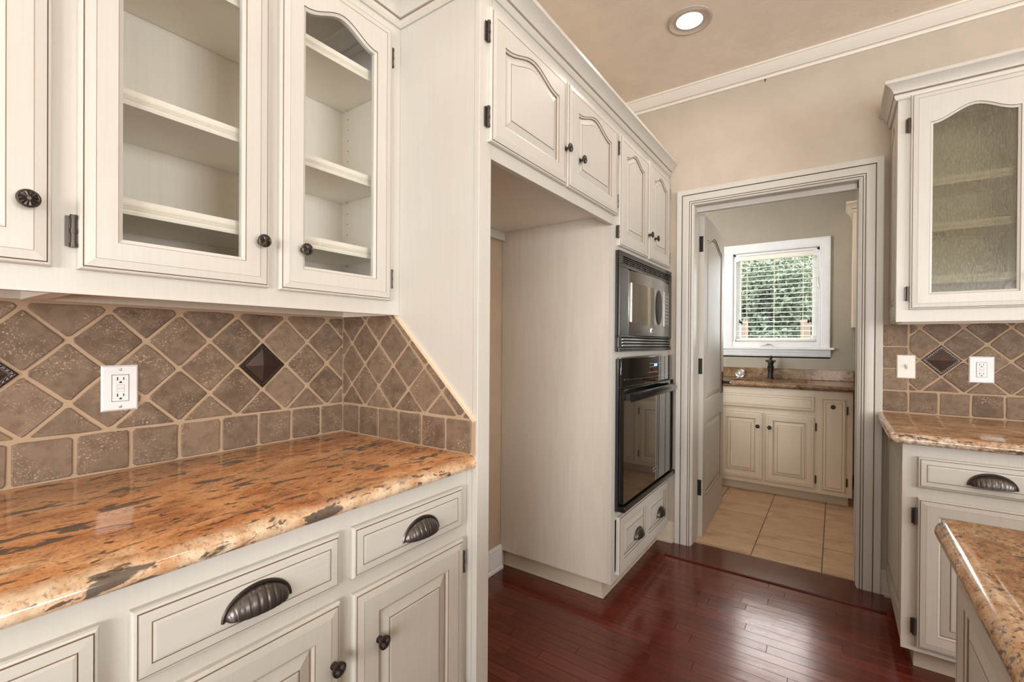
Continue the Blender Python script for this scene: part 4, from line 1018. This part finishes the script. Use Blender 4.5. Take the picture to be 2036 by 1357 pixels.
# upper laundry cabinet, a sliver beside the window
uc = thing('wall_cabinet', 'cream laundry wall cabinet sliver behind the right door casing', 'cabinet', (2.0, 3.7, 1.39))
b = MB(); b.box(1.630, 2.40, 3.55, 3.858, 1.392, 2.32); b.build('carcass', P_LAUNV, uc)
door(uc, 'cabinet_door', '-Y', 1.66, 1.42, 3.55, .36, .86, 'panel', .056, .09, .056, .04, mats=LM)
door(uc, 'cabinet_door', '-Y', 2.03, 1.42, 3.55, .36, .86, 'panel', .056, .09, .056, .04, mats=LM)
b = MB(); b.mould([(1.630, 3.858), (1.630, 3.55), (2.40, 3.55)], [(-d, h) for d, h in KC], lambda x, y, h: (x, y, 2.318 + h), KCM); b.build('crown', [P_LAUNV, GLAZE], uc, None, 30)
# side run behind the door
sc_ = thing('base_cabinet', 'cream laundry side cabinet glimpsed between door edge and jamb', 'cabinet', (.2, 2.8, 0))
b = MB(); b.box(-.1, .54, 2.30, 3.22, .09, .890); b.build('carcass', P_LAUNV, sc_)
for k in range(2):
    door(sc_, 'drawer_front', '+X', 2.34 + .44 * k, .72, .54, .41, .13, 'drawer', knobs=[(.205, .065)], mats=LM)
    door(sc_, 'cabinet_door', '+X', 2.34 + .44 * k, .12, .54, .41, .57, 'panel', .055, knobs=[(.37, .40)], mats=LM)
boxo('toe_kick', (-.1, .47, 2.30, 3.22, .0115, .0895), P_TOE, sc_)
o = slab('countertop', -.1, .575, 2.27, 3.203, .8955, .934, (0, 1, 1, 0), GR_U); tag(o, 'granite laundry side counter glimpsed between door edge and jamb', 'countertop')

# ---- window blind
bl = thing('window_blind', 'cream slatted blind hanging open in the laundry window', 'blind', (1.045, 3.885, 2.05))
boxo('headrail', (.722, 1.378, 3.866, 3.915, 2.052, 2.096), SLAT, bl, .002)
b = MB(); b.box(.716, .742, 3.864, 3.866, 2.046, 2.098); b.box(1.352, 1.384, 3.864, 3.866, 2.046, 2.098); b.build('headrail_bracket', WHITE, bl)
sm = None
for k in range(17):
    z = 2.030 - .0436 * k
    if sm is None:
        q = MB(); rs = []
        for j in range(7):
            t_ = -1 + 2 * j / 6; rs.append((t_ * .024, .0022 * (1 - t_ * t_)))
        q.rings([[(x, y, zc) for y, zc in rs] + [(x, y, zc - .0024) for y, zc in rs[::-1]] for x in (-.322, .322)], 0, True, True)
        sm = q.mesh('slat', [SLAT], True, 40)
    place('slat', sm, bl, Matrix.Translation((1.05, 3.890, z)) @ Matrix.Rotation(math.radians(3), 4, 'X'))
boxo('bottom_rail', (.728, 1.372, 3.868, 3.912, 1.282, 1.300), SLAT, bl, .003)
for x in (.815, 1.045, 1.275):
    for y in (3.8655, 3.9145): MB().tube([(x, y, 1.300), (x, y, 2.052)], .0012, 5).build('ladder_cord', CORD, bl)
for x, z in ((.762, 1.452), (.777, 1.44), (1.318, 1.445), (1.336, 1.452)):
    p_ = MB().tube([(x, 3.8638, z + .03), (x, 3.8638, 2.06)], .0010, 5).build('pull_cord', CORD, bl)
    b = MB(); b.lathe([(.003, .034), (.0075, .024), (.010, .006), (.006, 0)], 10, Matrix.Translation((x, 3.856, z))); b.build('tassel', BRONZE2, p_, None, 50)

# ================================================================== OUTSIDE THE WINDOW
structure(boxo('ground_outside', (-40, 40, 3.99, 60, -.35, -.25), EARTH), 'green lawn outside the laundry window')
def tree(x, y, h, rx, rz, n, label):
    t = thing('tree', label, 'tree', (x, y, -.25), 'trees outside the laundry window')
    MB().tube([(x, y, -.25), (x + .1, y, h * .4), (x, y + .1, h * .8)], [.16, .12, .05], 8).build('trunk', BARK, t, None, 50)
    b = MB(); R = random.Random(int(x * 100) + 5)
    cl = []
    while len(cl) < 60:
        q = Vector((R.uniform(-1, 1), R.uniform(-1, 1), R.uniform(-1, 1)))
        if q.length < 1: cl.append((q.x * rx, q.y * rx, q.z * rz))
    for k in range(n):
        c = cl[k % len(cl)]
        p = Vector((x + c[0] + R.uniform(-.33, .33), y + c[1] + R.uniform(-.33, .33), h * .55 + c[2] + R.uniform(-.3, .3)))
        u = Vector((R.gauss(0, 1), R.gauss(0, 1), R.gauss(0, 1))).normalized(); v = u.cross(Vector((R.gauss(0, 1), R.gauss(0, 1), R.gauss(0, 1)))).normalized(); s = R.uniform(.028, .060)
        b.add([p - u * s, p + v * s * .5, p + u * s, p - v * s * .5], [(0, 1, 2, 3)])
    b.build('foliage', LEAF, t, None, None, 0, False)
for x, y, h, rx, rz, n, lb in ((.15, 9.0, 3.3, .95, 1.45, 26000, 'leafy green tree nearest the laundry window'), (1.7, 11.6, 3.9, 1.0, 1.8, 26000, 'green tree at the right of the laundry window view'),
                           (-1.75, 11.6, 3.3, 1.0, 1.4, 20000, 'green tree at the left of the laundry window view'), (-.1, 14.6, 4.2, 1.3, 1.9, 26000, 'tall green tree far behind the nearest one')):
    tree(x, y, h, rx, rz, n, lb)
for k, (x, y) in enumerate(((.259, 7.0), (1.092, 7.0))):
    tag(boxo('fence_post', (x, x + .12, y, y + .12, -.26, 1.62), CEDAR, None, .005), ('cedar post at the left behind the blind' if k == 0 else 'cedar post at the right behind the blind'), 'post')
